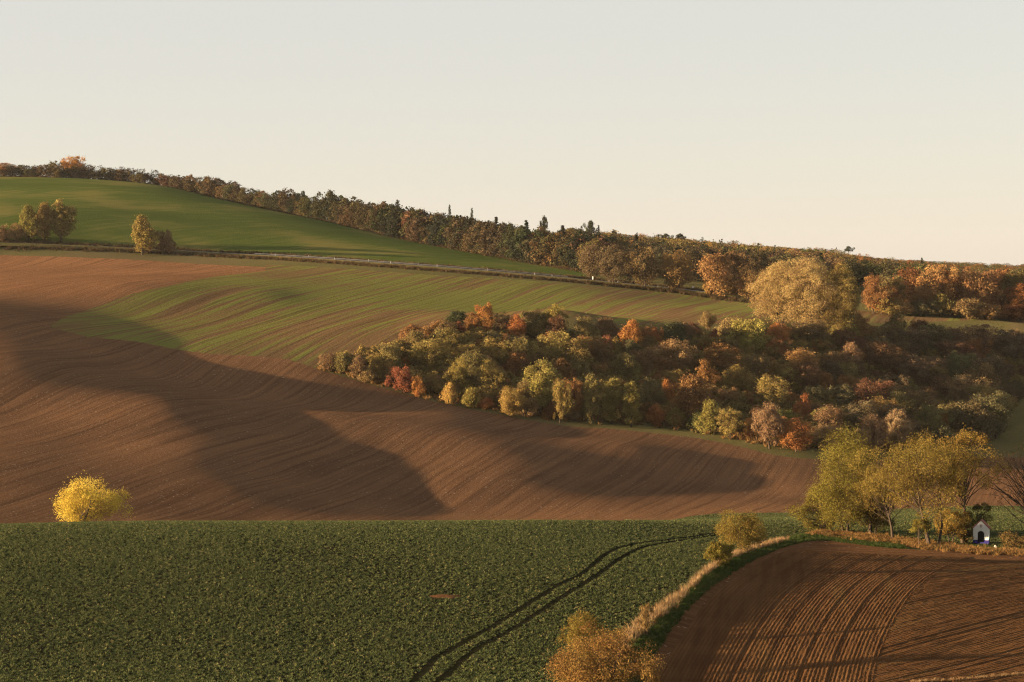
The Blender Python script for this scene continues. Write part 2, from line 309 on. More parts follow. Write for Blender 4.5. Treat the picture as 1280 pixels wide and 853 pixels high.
# ---------------------------------------------------------------- ground sheet, cut along the field outlines
cols = np.concatenate([np.arange(-2600, -700, 60), np.arange(-700, -60, 14), np.arange(-60, 1341, 6), np.arange(1350, 2000, 14), np.arange(2010, 3900, 60)]).astype(float)
ys = list(np.arange(-150, 120, 12.0)); y = 120.0
while y < 1680: ys.append(y); y *= 1.0052
while y < 5200: ys.append(y); y *= 1.06
ys = np.array(ys); CX, YY = np.meshgrid(cols, ys); XX = (CX - 640) / F * np.maximum(YY, 150.0)
ZZ = np.empty_like(XX); near = YY[:, 0] < 1750; ZZ[near] = height(XX[near], YY[near])
zedge = ZZ[near][-1]; k = (~near).sum(); fall = np.clip((YY[~near] - 1750) / 6000, 0, 1)
ZZ[~near] = zedge[None] * (1 - fall) - 110 * fall - 12 * np.clip((YY[~near] - 1750) / 300, 0, 1)
far_side = np.clip((np.abs(XX) - 450) / 400, 0, 1); ZZ = ZZ * (1 - far_side) + np.clip(ZZ, -70, 40) * far_side
nr, nc = XX.shape; V = np.c_[XX.ravel(), YY.ravel(), ZZ.ravel()]; I = np.arange(nr * nc).reshape(nr, nc)
a, b, c, d = I[:-1, :-1].ravel(), I[:-1, 1:].ravel(), I[1:, 1:].ravel(), I[1:, :-1].ravel(); T = np.vstack([np.c_[a, b, c], np.c_[a, c, d]])
MATS = {'woodland_floor': 'litter', 'crop_field': 'crop_soil', 'ploughed_hillside': 'hill_soil', 'sown_field': 'sown', 'green_hillside': 'hill_green', 'near_ploughed_field': 'near_soil'}
for nm in ('woodland_floor', 'near_ploughed_field', 'crop_field', 'sown_field', 'green_hillside', 'ploughed_hillside'):
    sd = sdf(POLY[nm], V); w = 0.25 if 'near' in nm or 'crop' in nm else 0.9
    sd = sd + np.where(sd > -50, rng.normal(0, w * 0.25, len(V)), 0); sd[np.abs(sd) < 1e-4] = 1e-4
    V, inn, T = clip(V, T, sd); u, iv = np.unique(inn, return_inverse=True)
    obj(nm, mesh_np(nm, V[u] + (0, 0, ZC), iv.reshape(-1, 3), MAT[MATS[nm]]), kind='structure')
vy = V[T].mean(1); u, iv = np.unique(T, return_inverse=True); g = mesh_np('ground', V[u] + (0, 0, ZC), iv.reshape(-1, 3), [MAT['rough'], MAT['verge'], MAT['far']])
cy = vy[:, 1]; mi = np.where(cy < 420, 1, np.where((cy > 1700) | (cy < 100), 2, 0)); pass
g.polygons.foreach_set('material_index', mi.astype(np.int32)); obj('ground', g, kind='structure')
def gz(x, y): return float(height(x, y)) + ZC

# ---------------------------------------------------------------- foliage and tree shapes
def tube(path, radii, sides, V, Fc):
    path = np.asarray(path, float); n0 = len(V); ang = np.arange(sides) * 2 * math.pi / sides
    for i, p in enumerate(path):
        d = path[min(i + 1, len(path) - 1)] - path[max(i - 1, 0)]; d = d / (np.linalg.norm(d) + 1e-9)
        u = np.cross(d, (0.31, 0.9, 0.27)); u /= np.linalg.norm(u); w = np.cross(d, u)
        for t in ang: V.append(p + radii[i] * (u * math.cos(t) + w * math.sin(t)))
    for i in range(len(path) - 1):
        for j in range(sides):
            a, b = n0 + i * sides + j, n0 + i * sides + (j + 1) % sides; Fc.append((a, b, b + sides, a + sides))
def leaves(r, centers, outward, size, aspect=0.62, clump_tone=None, spread=0.9, uplift=0.0):
    """diamond leaf sprays at the given points; returns V, F, tone"""
    n = len(centers); nrm = outward + r.normal(0, spread, (n, 3)); nrm[:, 2] += 0.25; nrm /= np.linalg.norm(nrm, axis=1)[:, None] + 1e-9
    t = r.normal(0, 1, (n, 3)); t[:, 2] += uplift; t -= nrm * (t * nrm).sum(1)[:, None]; t /= np.linalg.norm(t, axis=1)[:, None] + 1e-9
    b = np.cross(nrm, t); s = (size * r.uniform(0.6, 1.35, n))[:, None]; V = np.empty((n, 4, 3))
    bend = nrm * s * r.uniform(-0.3, 0.3, (n, 1))
    V[:, 0] = centers - t * s * 0.5; V[:, 1] = centers + b * s * aspect * 0.5 + bend; V[:, 2] = centers + t * s * 0.5; V[:, 3] = centers - b * s * aspect * 0.5 + bend
    tone = np.clip((0 if clump_tone is None else clump_tone) + r.uniform(0, 0.55, n), 0, 1)
    return V.reshape(-1, 3), np.arange(n * 4).reshape(n, 4), tone
def tone_mesh(name, V, Fc, tone, mat):
    me = mesh_np(name, V, Fc, mat, False); a = me.attributes.new('tone', 'FLOAT', 'FACE'); a.data.foreach_set('value', np.asarray(tone, np.float32)); return me
def ball(r, n):
    d = r.normal(0, 1, (n, 3)); return d / np.linalg.norm(d, axis=1)[:, None]

def make_tree(seed, H=14., W=10., clear=0.18, clumps=46, per=85, leaf=0.62, top=0.0, lean=(0, 0), stems=1, limbs=16, bark_r=0.2, sides=5, gap=0.15, lump=0.24, cr=(0.16, 0.26), twigs=False, uplift=0.0, spread=0.9, low=0.0):
    """unit builder: trunk mesh and crown mesh, base at the origin; W crown width, H height.
    top > 0 narrows the crown towards its tip, clear is the bare share of the stem"""
    r = np.random.default_rng(seed); zc = H * (clear + 1) / 2; rz = H * (1 - clear) / 2; rx = W / 2
    bumps = ball(r, 9); amp = r.uniform(-lump, lump, 9); cen = []
    tries = 0
    while len(cen) < clumps and tries < clumps * 30:
        tries += 1; d = ball(r, 1)[0]
        if d[2] < -0.55 and r.random() < 0.7 - low: continue
        k = 1 + (amp * np.clip(bumps @ d, 0, 1) ** 2).sum() * 1.6; q = r.uniform(0.45, 0.9) if r.random() < 0.8 else r.uniform(0.1, 0.5)
        z = d[2] * q; wz = 1 - top * max(0.0, (z + 0.4)) * 0.6
        p = np.array([d[0] * rx * q * k * wz, d[1] * rx * q * k * wz, zc + rz * z * (0.92 + 0.15 * (k - 1))])
        p[:2] += np.array(lean) * (p[2] / H)
        if p[2] < H * 0.06: p[2] = H * 0.06
        if all(np.linalg.norm((p - c) / (rx, rx, rz)) > 0.13 for c in cen): cen.append(p)
    cen = np.array(cen); rad = r.uniform(*cr, len(cen)) * rx * 1.25; kill = r.random(len(cen)) < gap; lc = []; ow = []; ct = []
    mid = np.array([lean[0] * 0.5, lean[1] * 0.5, zc])
    for c, q, kk in zip(cen, rad, kill):
        n = int(per * (0.35 if kk else 1) * r.uniform(0.7, 1.3)); d = ball(r, n); out = (c - mid) / np.linalg.norm((c - mid) + 1e-6); d = d + out * 0.45 + np.array((0, 0, 0.2)); d /= np.linalg.norm(d, axis=1)[:, None]
        rr = q * r.uniform(0.25, 1.0, n) ** 0.6 * (1 + r.uniform(0.2, 0.9, n) * (r.random(n) < 0.16)); sq = np.array((1.05, 1.05, 0.95))
        lc.append(c + d * rr[:, None] * sq); ow.append(d); ct.append(np.full(n, r.uniform(0, 0.45)))
    lc = np.vstack(lc); ow = np.vstack(ow); ct = np.concatenate(ct)
    V, Fc, tone = leaves(r, lc, ow, leaf, 0.10 if twigs else 0.62, ct, spread, uplift)
    TV, TF = [], []; hubs = []
    for s in range(stems):
        a = r.uniform(0, 6.28); off = np.array((math.cos(a), math.sin(a), 0)) * (0 if stems == 1 else 0.05 * W); tl = np.array((*lean, 0)) + (0 if stems == 1 else 1) * np.array((math.cos(a), math.sin(a), 0)) * W * 0.17
        hz = H * r.uniform(0.66, 0.8); path = [off * 1.0]
        for f in (0.25, 0.5, 0.75, 1.0): path.append(off + tl * f ** 1.3 + np.array((r.normal(0, 0.02) * W, r.normal(0, 0.02) * W, hz * f)))
        R = bark_r * (1 if stems == 1 else 0.7); tube(path, [R * 1.35, R, R * 0.8, R * 0.55, R * 0.18], sides + 1, TV, TF); hubs.append((path, R))
    for i in r.permutation(len(cen))[:limbs]:
        path, R = hubs[r.integers(len(hubs))]; c = cen[i]
        f = np.clip((c[2] / H - 0.18) * 1.05, clear * 0.8, 0.85); j = f * 4 * H / path[-1][2] * 0.75; j = min(max(j, 0.3), 3.9); j0 = int(j); st = path[j0] + (path[j0 + 1] - path[j0]) * (j - j0)
        m = st + (c - st) * 0.5 + np.array((0, 0, np.linalg.norm(c - st) * r.uniform(-0.12, 0.12))); q = R * 0.42 * (1 - 0.12 * j)
        tube([st, m, c, c + (c - m) * 0.35], [q, q * 0.65, q * 0.35, q * 0.1], max(3, sides - 2), TV, TF)
        if limbs > 20:
            for _ in range(2):
                e = c + ball(r, 1)[0] * rad[i] * 1.1; tube([m + (c - m) * r.uniform(0.1, 0.7), (m + e) / 2 + ball(r, 1)[0] * 0.1 * rad[i], e], [q * 0.35, q * 0.25, q * 0.08], 3, TV, TF)
    return mesh_np('trunk', TV, TF, MAT['bark'], True), tone_mesh('crown', V, Fc, tone, MAT['twig' if twigs else 'leaf'])
def make_spruce(seed, H=18., W=6.5, n=1500, leaf=0.75):
    r = np.random.default_rng(seed); lc = []; ow = []; tn = []; TV, TF = [], []
    tube([(0, 0, 0), (0.05, 0, H * 0.5), (0, 0.03, H * 0.99)], [0.24, 0.14, 0.02], 5, TV, TF)
    z = H * 0.1
    while z < H * 0.98:
        w = W / 2 * (1 - z / H) ** 0.85 * r.uniform(0.75, 1.15) + 0.15; k = int(5 + 5 * w)
        for a in r.uniform(0, 6.28, max(4, int(2 + 2.2 * w))):
            m = max(4, int(n / 130 * w)); f = np.sqrt(r.uniform(0.02, 1, m)); d = np.array((math.cos(a), math.sin(a), 0)); L = w * r.uniform(0.7, 1.1)
            p = d * (f * L)[:, None] + r.normal(0, 0.12, (m, 3)) * (1, 1, 0.5); p[:, 2] += z - 0.28 * f ** 1.5 * L
            lc.append(p); ow.append(np.tile(d * 0.3 + np.array((0, 0, 0.8)), (m, 1))); tn.append(np.full(m, r.uniform(0, 0.3)))
        z += H * 0.042 * (1.15 - 0.6 * z / H)
    V, Fc, tone = leaves(r, np.vstack(lc), np.vstack(ow), leaf, 0.5, np.concatenate(tn), 0.5)
    return mesh_np('trunk', TV, TF, MAT['bark']), tone_mesh('crown', V, Fc, tone, MAT['leaf'])

# prototypes (mesh data only; every tree in the scene is an object of its own that shares one of these)
PROTO = {}
def proto(kind, fn, *args): PROTO[kind] = args and [fn(*a) for a in args]
PROTO['round'] = [make_tree(20 + i, 12, 10, 0.0, 92, 140, 0.38, low=0.75, lump=0.5, gap=0.25) for i in range(4)]
PROTO['oval'] = [make_tree(30 + i, 14, 8.5, 0.0, 90, 140, 0.38, top=0.3, low=0.75, lump=0.45, gap=0.25) for i in range(3)]
PROTO['tall'] = [make_tree(40 + i, 16, 8, 0.0, 90, 150, 0.38, top=0.55, low=0.75, lump=0.5, gap=0.25) for i in range(2)]
PROTO['ragged'] = [make_tree(50 + i, 13, 10, 0.03, 74, 135, 0.36, gap=0.3, lump=0.42, cr=(0.12, 0.22), limbs=26, low=0.6) for i in range(3)]
PROTO['bush'] = [make_tree(60 + i, 6, 7, 0.0, 54, 140, 0.32, low=1.0, stems=3, limbs=10, bark_r=0.10, lump=0.35) for i in range(3)]
PROTO['twiggy'] = [make_tree(70 + i, 13, 9, 0.06, 70, 130, 1.05, twigs=True, uplift=1.4, limbs=34, top=0.25, bark_r=0.22, spread=0.7, low=0.4) for i in range(2)]
PROTO['spruce'] = [make_spruce(80 + i) for i in range(2)]
PROTO['pine'] = [make_tree(90, 17, 8, 0.55, 26, 70, 0.6, gap=0.3, lump=0.45, limbs=14)]
PROTO['poplar'] = [make_tree(95 + i, 28, 20, 0.0, 200, 330, 0.32, top=0.3, stems=3, limbs=30, bark_r=0.4, lump=0.22, cr=(0.10, 0.19), uplift=1.0, low=1.0) for i in range(2)]
SIZE = {'round': (12, 10), 'oval': (14, 8.5), 'tall': (16, 8), 'ragged': (13, 10), 'bush': (6, 7), 'twiggy': (13, 9), 'spruce': (18, 6.5), 'pine': (17, 8), 'poplar': (28, 20), 'far': (14, 9.5)}
SHAPE = {'round': 'round', 'oval': 'oval', 'tall': 'tall', 'ragged': 'ragged', 'bush': 'bushy', 'twiggy': 'twiggy', 'spruce': 'pointed', 'pine': 'thin-crowned', 'poplar': 'broad', 'far': 'round'}
HUE = {'straw': (0.310, 0.210, 0.085), 'orange': (0.300, 0.128, 0.034), 'amber': (0.260, 0.142, 0.055), 'redorange': (0.255, 0.096, 0.030), 'rust': (0.190, 0.090, 0.033), 'red': (0.165, 0.055, 0.030), 'maroon': (0.120, 0.060, 0.032), 'gold': (0.285, 0.180, 0.050),
       'goldolive': (0.215, 0.150, 0.044), 'olive': (0.150, 0.116, 0.042), 'green': (0.105, 0.100, 0.034), 'yellowgreen': (0.195, 0.155, 0.040), 'tan': (0.205, 0.130, 0.056), 'pink': (0.180, 0.108, 0.054), 'brown': (0.155, 0.098, 0.046),
       'darkbrown': (0.110, 0.078, 0.044), 'darkgreen': (0.062, 0.068, 0.030), 'yellow': (0.550, 0.395, 0.055), 'conifer': (0.044, 0.050, 0.030), 'darkolive': (0.105, 0.088, 0.042)}
WORD = {'straw': 'straw gold', 'amber': 'amber', 'orange': 'bright orange', 'redorange': 'red-orange', 'rust': 'rust-brown', 'red': 'dull red', 'maroon': 'dark maroon', 'gold': 'golden', 'goldolive': 'gold-olive', 'olive': 'olive', 'green': 'green', 'yellowgreen': 'yellow-green',
        'tan': 'tan', 'pink': 'pinkish tan', 'brown': 'brown', 'darkbrown': 'dark brown', 'darkgreen': 'dark green', 'yellow': 'bright yellow', 'conifer': 'dark conifer', 'darkolive': 'dark olive'}
TREES = []      # every tree placed: dict(root, zone, hue, kind, px)
def put_tree(name, kind, x, y, H, W, hue, rz=None, zone='', px=0., label=None, cat='tree', group=None, var=None, z=None, jitter=0.10, bright=1.0):
    mt, mc = PROTO[kind][rng.integers(len(PROTO[kind])) if var is None else var]; h0, w0 = SIZE[kind]
    root = empty(name, (x, y, (gz(x, y) if z is None else z) - 0.15), rng.uniform(0, 6.28) if rz is None else rz, cat=cat); root.scale = (W / w0, W / w0, H / h0)
    t = obj('trunk', mt, root); c = obj('crown', mc, root); q = np.clip(np.array(HUE[hue]) * bright * (1 + rng.normal(0, jitter) + rng.normal(0, jitter * 0.35, 3)), 0.01, 1); c.color = (*q, 1); t.color = (1, 1, 1, 1)
    if label: root['label'] = label
    if group: root['group'] = group
    TREES.append(dict(root=root, zone=zone, hue=hue, kind=kind, px=px, W=W, x=x, y=y)); return root
def crown_at(name, kind, px, toprow, hpx, wpx, hue, y0=150., **kw):
    """a tree whose top, height and width were measured in the photograph; its foot stands on the ground below"""
    p = hit(px, toprow + hpx, y0); s = p[1] / F
    return put_tree(name, kind, p[0], p[1], hpx * s, wpx * s, hue, px=px, **kw)

# ---------------------------------------------------------------- the middle wood: crowns measured one by one
WOOD = '''round 609 376 40 24 orange;oval 645 387 36 28 redorange;round 569 386 26 30 darkgreen;bush 572 400 20 22 red;bush 546 400 20 34 rust;oval 587 388 28 20 rust;ragged 622 387 33 26 brown;round 670 384 32 27 olive;
oval 692 378 36 28 yellowgreen;round 697 392 34 24 maroon;round 520 410 34 28 olive;round 560 408 38 38 olive;round 542 421 40 44 goldolive;ragged 615 415 40 40 goldolive;ragged 632 416 38 26 rust;ragged 575 446 44 36 yellowgreen;
ragged 610 448 45 38 yellowgreen;tall 675 441 66 42 yellowgreen;round 697 412 46 42 goldolive;bush 503 458 28 26 red;bush 523 468 24 20 orange;bush 562 476 26 20 gold;round 636 482 34 34 goldolive;bush 607 495 14 22 redorange;
bush 411 441 19 20 brown;bush 428 438 25 24 olive;twiggy 448 443 28 20 brown;ragged 470 437 34 24 goldolive;round 491 426 36 28 olive;bush 460 462 18 24 tan;round 722 418 46 44 goldolive;oval 791 392 47 32 orange;
bush 817 408 28 20 redorange;round 733 392 36 28 olive;round 760 394 32 30 brown;bush 760 416 28 16 red;ragged 752 420 42 38 tan;round 785 438 40 32 olive;round 842 422 42 46 tan;round 843 399 34 42 darkgreen;
ragged 718 466 52 28 rust;ragged 738 466 56 28 olive;tall 765 462 58 30 yellowgreen;tall 789 466 58 32 yellowgreen;oval 833 467 42 20 redorange;round 865 463 60 52 rust;bush 820 502 26 24 redorange;bush 843 508 24 26 yellowgreen;
round 972 402 30 26 redorange;bush 912 394 28 40 tan;bush 893 411 20 16 red;round 899 427 40 42 rust;ragged 920 450 42 32 goldolive;ragged 962 462 48 44 goldolive;round 1010 450 38 28 maroon;twiggy 1060 427 40 28 pink;
ragged 1006 490 42 26 redorange;round 1036 503 42 34 pink;round 995 519 39 40 redorange;bush 938 522 23 14 orange;ragged 913 510 37 34 goldolive;twiggy 962 500 52 38 pink;round 1067 391 32 42 rust;round 1098 493 42 42 gold;
twiggy 1089 520 48 36 pink;twiggy 1126 514 50 36 pink;bush 1120 541 32 38 rust;round 1160 504 40 36 green;oval 1177 504 42 18 rust;round 1208 496 52 50 darkolive;round 1020 398 34 44 brown;twiggy 884 388 22 20 tan;
round 650 420 44 30 olive;round 808 432 40 30 brown;ragged 880 448 44 34 rust;ragged 944 438 40 34 brown;round 812 470 44 26 darkolive;ragged 700 466 54 26 goldolive;ragged 655 470 44 26 olive;round 888 496 40 30 yellowgreen;
bush 588 482 24 26 yellowgreen;bush 660 498 22 24 tan;bush 690 502 20 22 redorange;bush 718 506 18 24 tan;bush 765 506 20 26 gold;bush 793 510 18 22 goldolive;bush 873 512 24 26 green;twiggy 855 402 30 26 brown;
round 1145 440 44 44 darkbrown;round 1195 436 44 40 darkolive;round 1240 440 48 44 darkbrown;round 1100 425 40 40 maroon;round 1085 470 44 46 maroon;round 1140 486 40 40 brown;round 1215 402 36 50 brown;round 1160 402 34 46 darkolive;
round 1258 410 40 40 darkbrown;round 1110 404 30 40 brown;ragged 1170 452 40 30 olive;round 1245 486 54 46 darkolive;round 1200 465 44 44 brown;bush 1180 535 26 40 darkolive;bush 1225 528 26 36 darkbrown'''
def wood_zone(px, row):
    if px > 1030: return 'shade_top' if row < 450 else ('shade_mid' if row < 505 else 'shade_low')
    if px < 500: return 'tip'
    if row > foot_row(px) - 24: return 'front'
    return 'upper' if row < np.interp(px, [500, 600, 1030], [438, 428, 441]) else ('inner_left' if px < 720 else 'inner_right')
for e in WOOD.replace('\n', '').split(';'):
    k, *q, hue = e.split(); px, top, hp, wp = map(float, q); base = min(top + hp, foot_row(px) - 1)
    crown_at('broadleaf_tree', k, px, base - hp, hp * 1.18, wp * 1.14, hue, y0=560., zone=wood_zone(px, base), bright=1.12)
# the trees between them
lo, hi = WOODPOLY.min(0), WOODPOLY.max(0)
def project(p):
    z = p[2]; v = (z * CP + p[1] * SP) / (p[1] * CP - z * SP); return 640 + F * p[0] / (p[1] * CP - z * SP), 426.5 - v * F
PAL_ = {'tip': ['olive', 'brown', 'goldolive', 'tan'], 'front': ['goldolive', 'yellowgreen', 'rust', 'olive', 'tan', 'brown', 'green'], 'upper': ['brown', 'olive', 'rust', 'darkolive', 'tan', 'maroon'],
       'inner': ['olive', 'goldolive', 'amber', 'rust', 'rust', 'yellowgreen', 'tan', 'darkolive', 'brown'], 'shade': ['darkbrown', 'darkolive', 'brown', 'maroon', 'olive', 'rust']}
bz = lambda z: z.split('_')[0]
cand = rng.uniform(lo, hi, (9000, 2)); cand = cand[sdf(WOODPOLY, np.c_[cand, np.zeros(len(cand))]) > 0]; cand_z = height(cand[:, 0], cand[:, 1]); placed = [(t['x'], t['y'], t['W'] * 0.62) for t in TREES]; nfill = 0
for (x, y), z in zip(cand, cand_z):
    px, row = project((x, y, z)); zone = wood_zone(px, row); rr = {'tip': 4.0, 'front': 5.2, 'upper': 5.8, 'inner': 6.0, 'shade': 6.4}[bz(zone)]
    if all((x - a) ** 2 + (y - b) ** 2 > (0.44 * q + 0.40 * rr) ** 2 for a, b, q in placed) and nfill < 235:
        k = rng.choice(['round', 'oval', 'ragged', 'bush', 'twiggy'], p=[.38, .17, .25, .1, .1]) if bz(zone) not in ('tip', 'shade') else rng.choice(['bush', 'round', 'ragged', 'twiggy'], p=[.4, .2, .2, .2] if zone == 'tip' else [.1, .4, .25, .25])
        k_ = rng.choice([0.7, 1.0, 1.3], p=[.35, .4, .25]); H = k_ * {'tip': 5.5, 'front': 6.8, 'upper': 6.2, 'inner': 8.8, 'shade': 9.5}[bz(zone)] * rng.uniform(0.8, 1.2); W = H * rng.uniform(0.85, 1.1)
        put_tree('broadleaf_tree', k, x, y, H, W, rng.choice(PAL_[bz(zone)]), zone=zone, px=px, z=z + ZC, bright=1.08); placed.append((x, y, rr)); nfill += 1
ORD = 'first second third fourth fifth sixth seventh eighth ninth tenth eleventh twelfth thirteenth fourteenth fifteenth sixteenth seventeenth eighteenth nineteenth twentieth twenty-first twenty-second twenty-third twenty-fourth twenty-fifth'.split()
PHRASE = {'shade_top': 'on the top edge of the shaded right wood', 'shade_mid': 'halfway up the shaded right wood', 'shade_low': 'low in the shaded wood behind the chapel trees', 'inner_left': 'inside the left half of the wood', 'inner_right': 'inside the right half of the wood', 'tip': 'at the narrow left end of the middle wood', 'front': 'on the front edge of the middle wood', 'upper': 'on the upper edge of the middle wood', 'inner': 'inside the middle wood', 'shade': 'in the shaded right part of the middle wood'}
def name_trees(trees, phrase, noun='tree', plural='trees', most=25):
    by = {}
    for t in trees: by.setdefault((t['zone'], t['hue']), []).append(t)
    for (zone, hue), ts in by.items():
        ts.sort(key=lambda t: t['px']); n = len(ts)
        for i, t in enumerate(ts):
            tree_w = {'bush': 'low bushy ' + noun, 'twiggy': 'half bare ' + noun, 'tall': 'tall ' + noun}.get(t['kind'], noun)
            if n > most: t['root']['label'] = f'{WORD[hue]} {noun}, one of many {phrase[zone]}'; t['root']['group'] = f'{WORD[hue]} {plural} {phrase[zone]}'
            else:
                t['root']['label'] = (f'{WORD[hue]} {tree_w} {phrase[zone]}' if n == 1 else f'{ORD[i]} {WORD[hue]} {noun} from the left {phrase[zone]}')
                t['root']['group'] = 'trees of the middle wood' if noun == 'tree' else plural
name_trees([t for t in TREES], PHRASE)

# ---------------------------------------------------------------- single trees on the slopes beyond
def one(name, kind, px, top, hp, wp, hue, label, y0=150., group=None, cat='tree', **kw): return crown_at(name, kind, px, top, hp, wp, hue, y0, label=label, cat=cat, group=group, **kw)
one('poplar_tree', 'poplar', 976, 317, 92, 88, 'straw', 'big straw-gold poplar rising above the middle wood, its left crown', 800, 'golden poplars', jitter=0.02)
one('poplar_tree', 'poplar', 1012, 312, 108, 92, 'straw', 'tallest straw-gold poplar rising above the middle wood, the middle crown', 790, 'golden poplars', jitter=0.02)
one('poplar_tree', 'poplar', 1050, 324, 106, 76, 'goldolive', 'olive-gold poplar crown on the right of the golden poplars', 780, 'golden poplars', jitter=0.02)
HILLTREES = [('oval', 36, 249, 54, 36, 'yellowgreen', 'yellow-green tree, left one of three by the road'), ('oval', 56, 245, 58, 34, 'goldolive', 'gold-olive tree, middle one of three by the road'), ('oval', 76, 246, 57, 36, 'goldolive', 'gold-olive tree, right one of three by the road'),
             ('bush', 20, 279, 22, 26, 'tan', 'tan bush left of the three joined roadside trees'), ('bush', 0, 282, 20, 20, 'brown', 'brown bush at the far left below the green hill'), ('oval', 178, 261, 58, 40, 'goldolive', 'lone gold-olive tree by the road below the green hill'), ('bush', 206, 288, 30, 26, 'brown', 'brown bush right of the lone roadside tree')]
for k, px, top, hp, wp, hue, lb in HILLTREES: one('shrub' if k == 'bush' else 'roadside_tree', k, px, top, hp, wp, hue, lb, 980, cat='bush' if k == 'bush' else 'tree')
FARMID = [('round', 848, 310, 54, 48, 'amber', 'amber round tree at the end of the road, left of two domes'), ('round', 896, 313, 58, 64, 'amber', 'largest amber dome-shaped tree beyond the road'), ('round', 935, 331, 44, 52, 'amber', 'amber tree between the large dome and the poplars'),
          ('bush', 887, 349, 20, 20, 'gold', 'small golden tree under the large amber dome'), ('bush', 912, 350, 22, 26, 'goldolive', 'gold-olive bush under the large amber dome'), ('bush', 950, 355, 20, 30, 'brown', 'brown bush under the amber trees beside the road sign'),
          ('round', 806, 306, 56, 46, 'brown', 'brown bare-looking tree left of the amber domes'), ('round', 768, 304, 54, 44, 'darkbrown', 'dark brown tree by the road, second left of the amber domes'), ('round', 738, 302, 46, 36, 'darkbrown', 'dark brown tree at the foot of the green hill')]
for k, px, top, hp, wp, hue, lb in FARMID: one('broadleaf_tree', k, px, top, hp, wp, hue, lb, 985, 'trees at the end of the road')
PLAT = '''round 1092 344 50 32 rust;round 1112 342 50 44 olive;oval 1102 366 28 26 redorange;round 1140 330 60 42 rust;oval 1148 356 38 34 amber;round 1164 326 66 48 amber;round 1190 336 58 40 rust;round 1213 331 64 52 amber;oval 1232 350 46 32 redorange;
round 1252 334 60 40 rust;round 1268 334 62 40 olive;round 1276 352 50 40 redorange;bush 1110 372 22 40 goldolive;bush 1130 376 20 34 amber;bush 1178 366 30 36 goldolive;bush 1208 374 28 50 tan;bush 1232 380 22 40 amber;bush 1262 378 24 40 redorange;oval 1300 340 58 40 rust;round 1330 342 60 44 amber;bush 1152 378 20 26 darkolive'''
n0 = len(TREES)
for e in PLAT.replace('\n', '').split(';'):
    k, *q, hue = e.split(); px, top, hp, wp = map(float, q); crown_at('broadleaf_tree', k, px, top, hp, wp * 1.05, hue, 935., zone='plat')
name_trees(TREES[n0:], {'plat': 'beyond the thin green strip'}, 'autumn tree', 'autumn trees beyond the thin green strip')

# ---------------------------------------------------------------- forest along the skyline
def far_mesh(seed, conifer=False):
    r = np.random.default_rng(seed)
    if conifer: tr, cr = make_spruce(seed, 18, 6.5, 520, 1.1)
    else: tr, cr = make_tree(seed, 14, 9.5, 0.0, 56, 70, 0.60, limbs=4, sides=4, low=1.0, lump=0.32, gap=0.2)
    tr.name = 'forest_trunk'; n = len(cr.vertices); V = np.empty(n * 3, np.float32); cr.vertices.foreach_get('co', V); Fc = np.empty(len(cr.loops), np.int32); cr.loops.foreach_get('vertex_index', Fc)
    tn = np.empty(len(cr.polygons), np.float32); cr.attributes['tone'].data.foreach_get('value', tn)
    return V.reshape(-1, 3), Fc.reshape(-1, 4), tn
FARM = [far_mesh(200 + i) for i in range(5)]; FARC = [far_mesh(220 + i, True) for i in range(2)]
FARME = [tone_mesh('forest_tree', *m, MAT['leaf']) for m in FARM]; FARCE = [tone_mesh('forest_conifer', *m, MAT['leaf']) for m in FARC]
SKY = ([-90, 0, 60, 130, 160, 200, 270, 330, 400, 450, 500, 560, 600, 700, 780, 850, 920, 1000, 1060, 1100, 1150, 1200, 1280, 1400], [206, 205, 203, 207, 212, 216, 227, 240, 244, 250, 257, 265, 270, 281, 291, 296, 303, 309, 316, 322, 328, 337, 340, 342])
FAR = []
def far_at(x, y, f=1.0, hmax=21., hmin=5.5):
    px, row = project((x, y, height(x, y))); top = np.interp(px, *SKY); H = (row - top) * y / F * f
    FAR.append((px, x, y, float(np.clip(H, hmin, hmax))))
cr_px = np.array([0, 200, 400, 600, 742]); cr_y = np.array([1490, 1490, 1300, 1165, 1075])
for rowi, (off, step) in enumerate([(10, 10), (20, 11), (34, 13)]):
    px = -90.0
    while px < 748:
        y = np.interp(px, cr_px, cr_y) + off + rng.normal(0, 3); q = px + rng.normal(0, 2); far_at((q - 640) / F * y, y, rng.choice([0.72, 0.9, 1.0, 1.12, 1.28], p=[.15, .25, .3, .2, .1]) * rng.uniform(0.93, 1.06)); px += step * rng.uniform(0.75, 1.25)
cand = np.c_[rng.uniform(40, 520, 5200), rng.uniform(1010, 1640, 5200)]; acc = [(t['x'], t['y']) for t in TREES if t['y'] > 930]
HZ = height(cand[:, 0], cand[:, 1])
for (x, y), z in zip(cand, HZ):
    px, row = project((x, y, z))
    if px < 700 or px > 1330 or y < np.interp(px, [700, 742, 860, 960, 1100, 1330], [1125, 1085, 1060, 1060, 1040, 1055]): continue
    if all((x - a) ** 2 + (y - b) ** 2 > 118 for a, b in acc):
        acc.append((x, y)); H = rng.uniform(13, 20); top = np.interp(px, *SKY) - (4 if rng.random() < 0.08 else 0); FAR.append((px, x, y, float(np.clip(min(H, (row - top) * y / F), 5, 21))))
def visible_order(F_):
    return sorted(F_, key=lambda t: t[2] - (400 if t[0] < 742 else 0) - (120 if abs(t[3]) > 17 else 0))
FAR = visible_order(FAR); THINGS, REST = FAR[:285], FAR[285:]
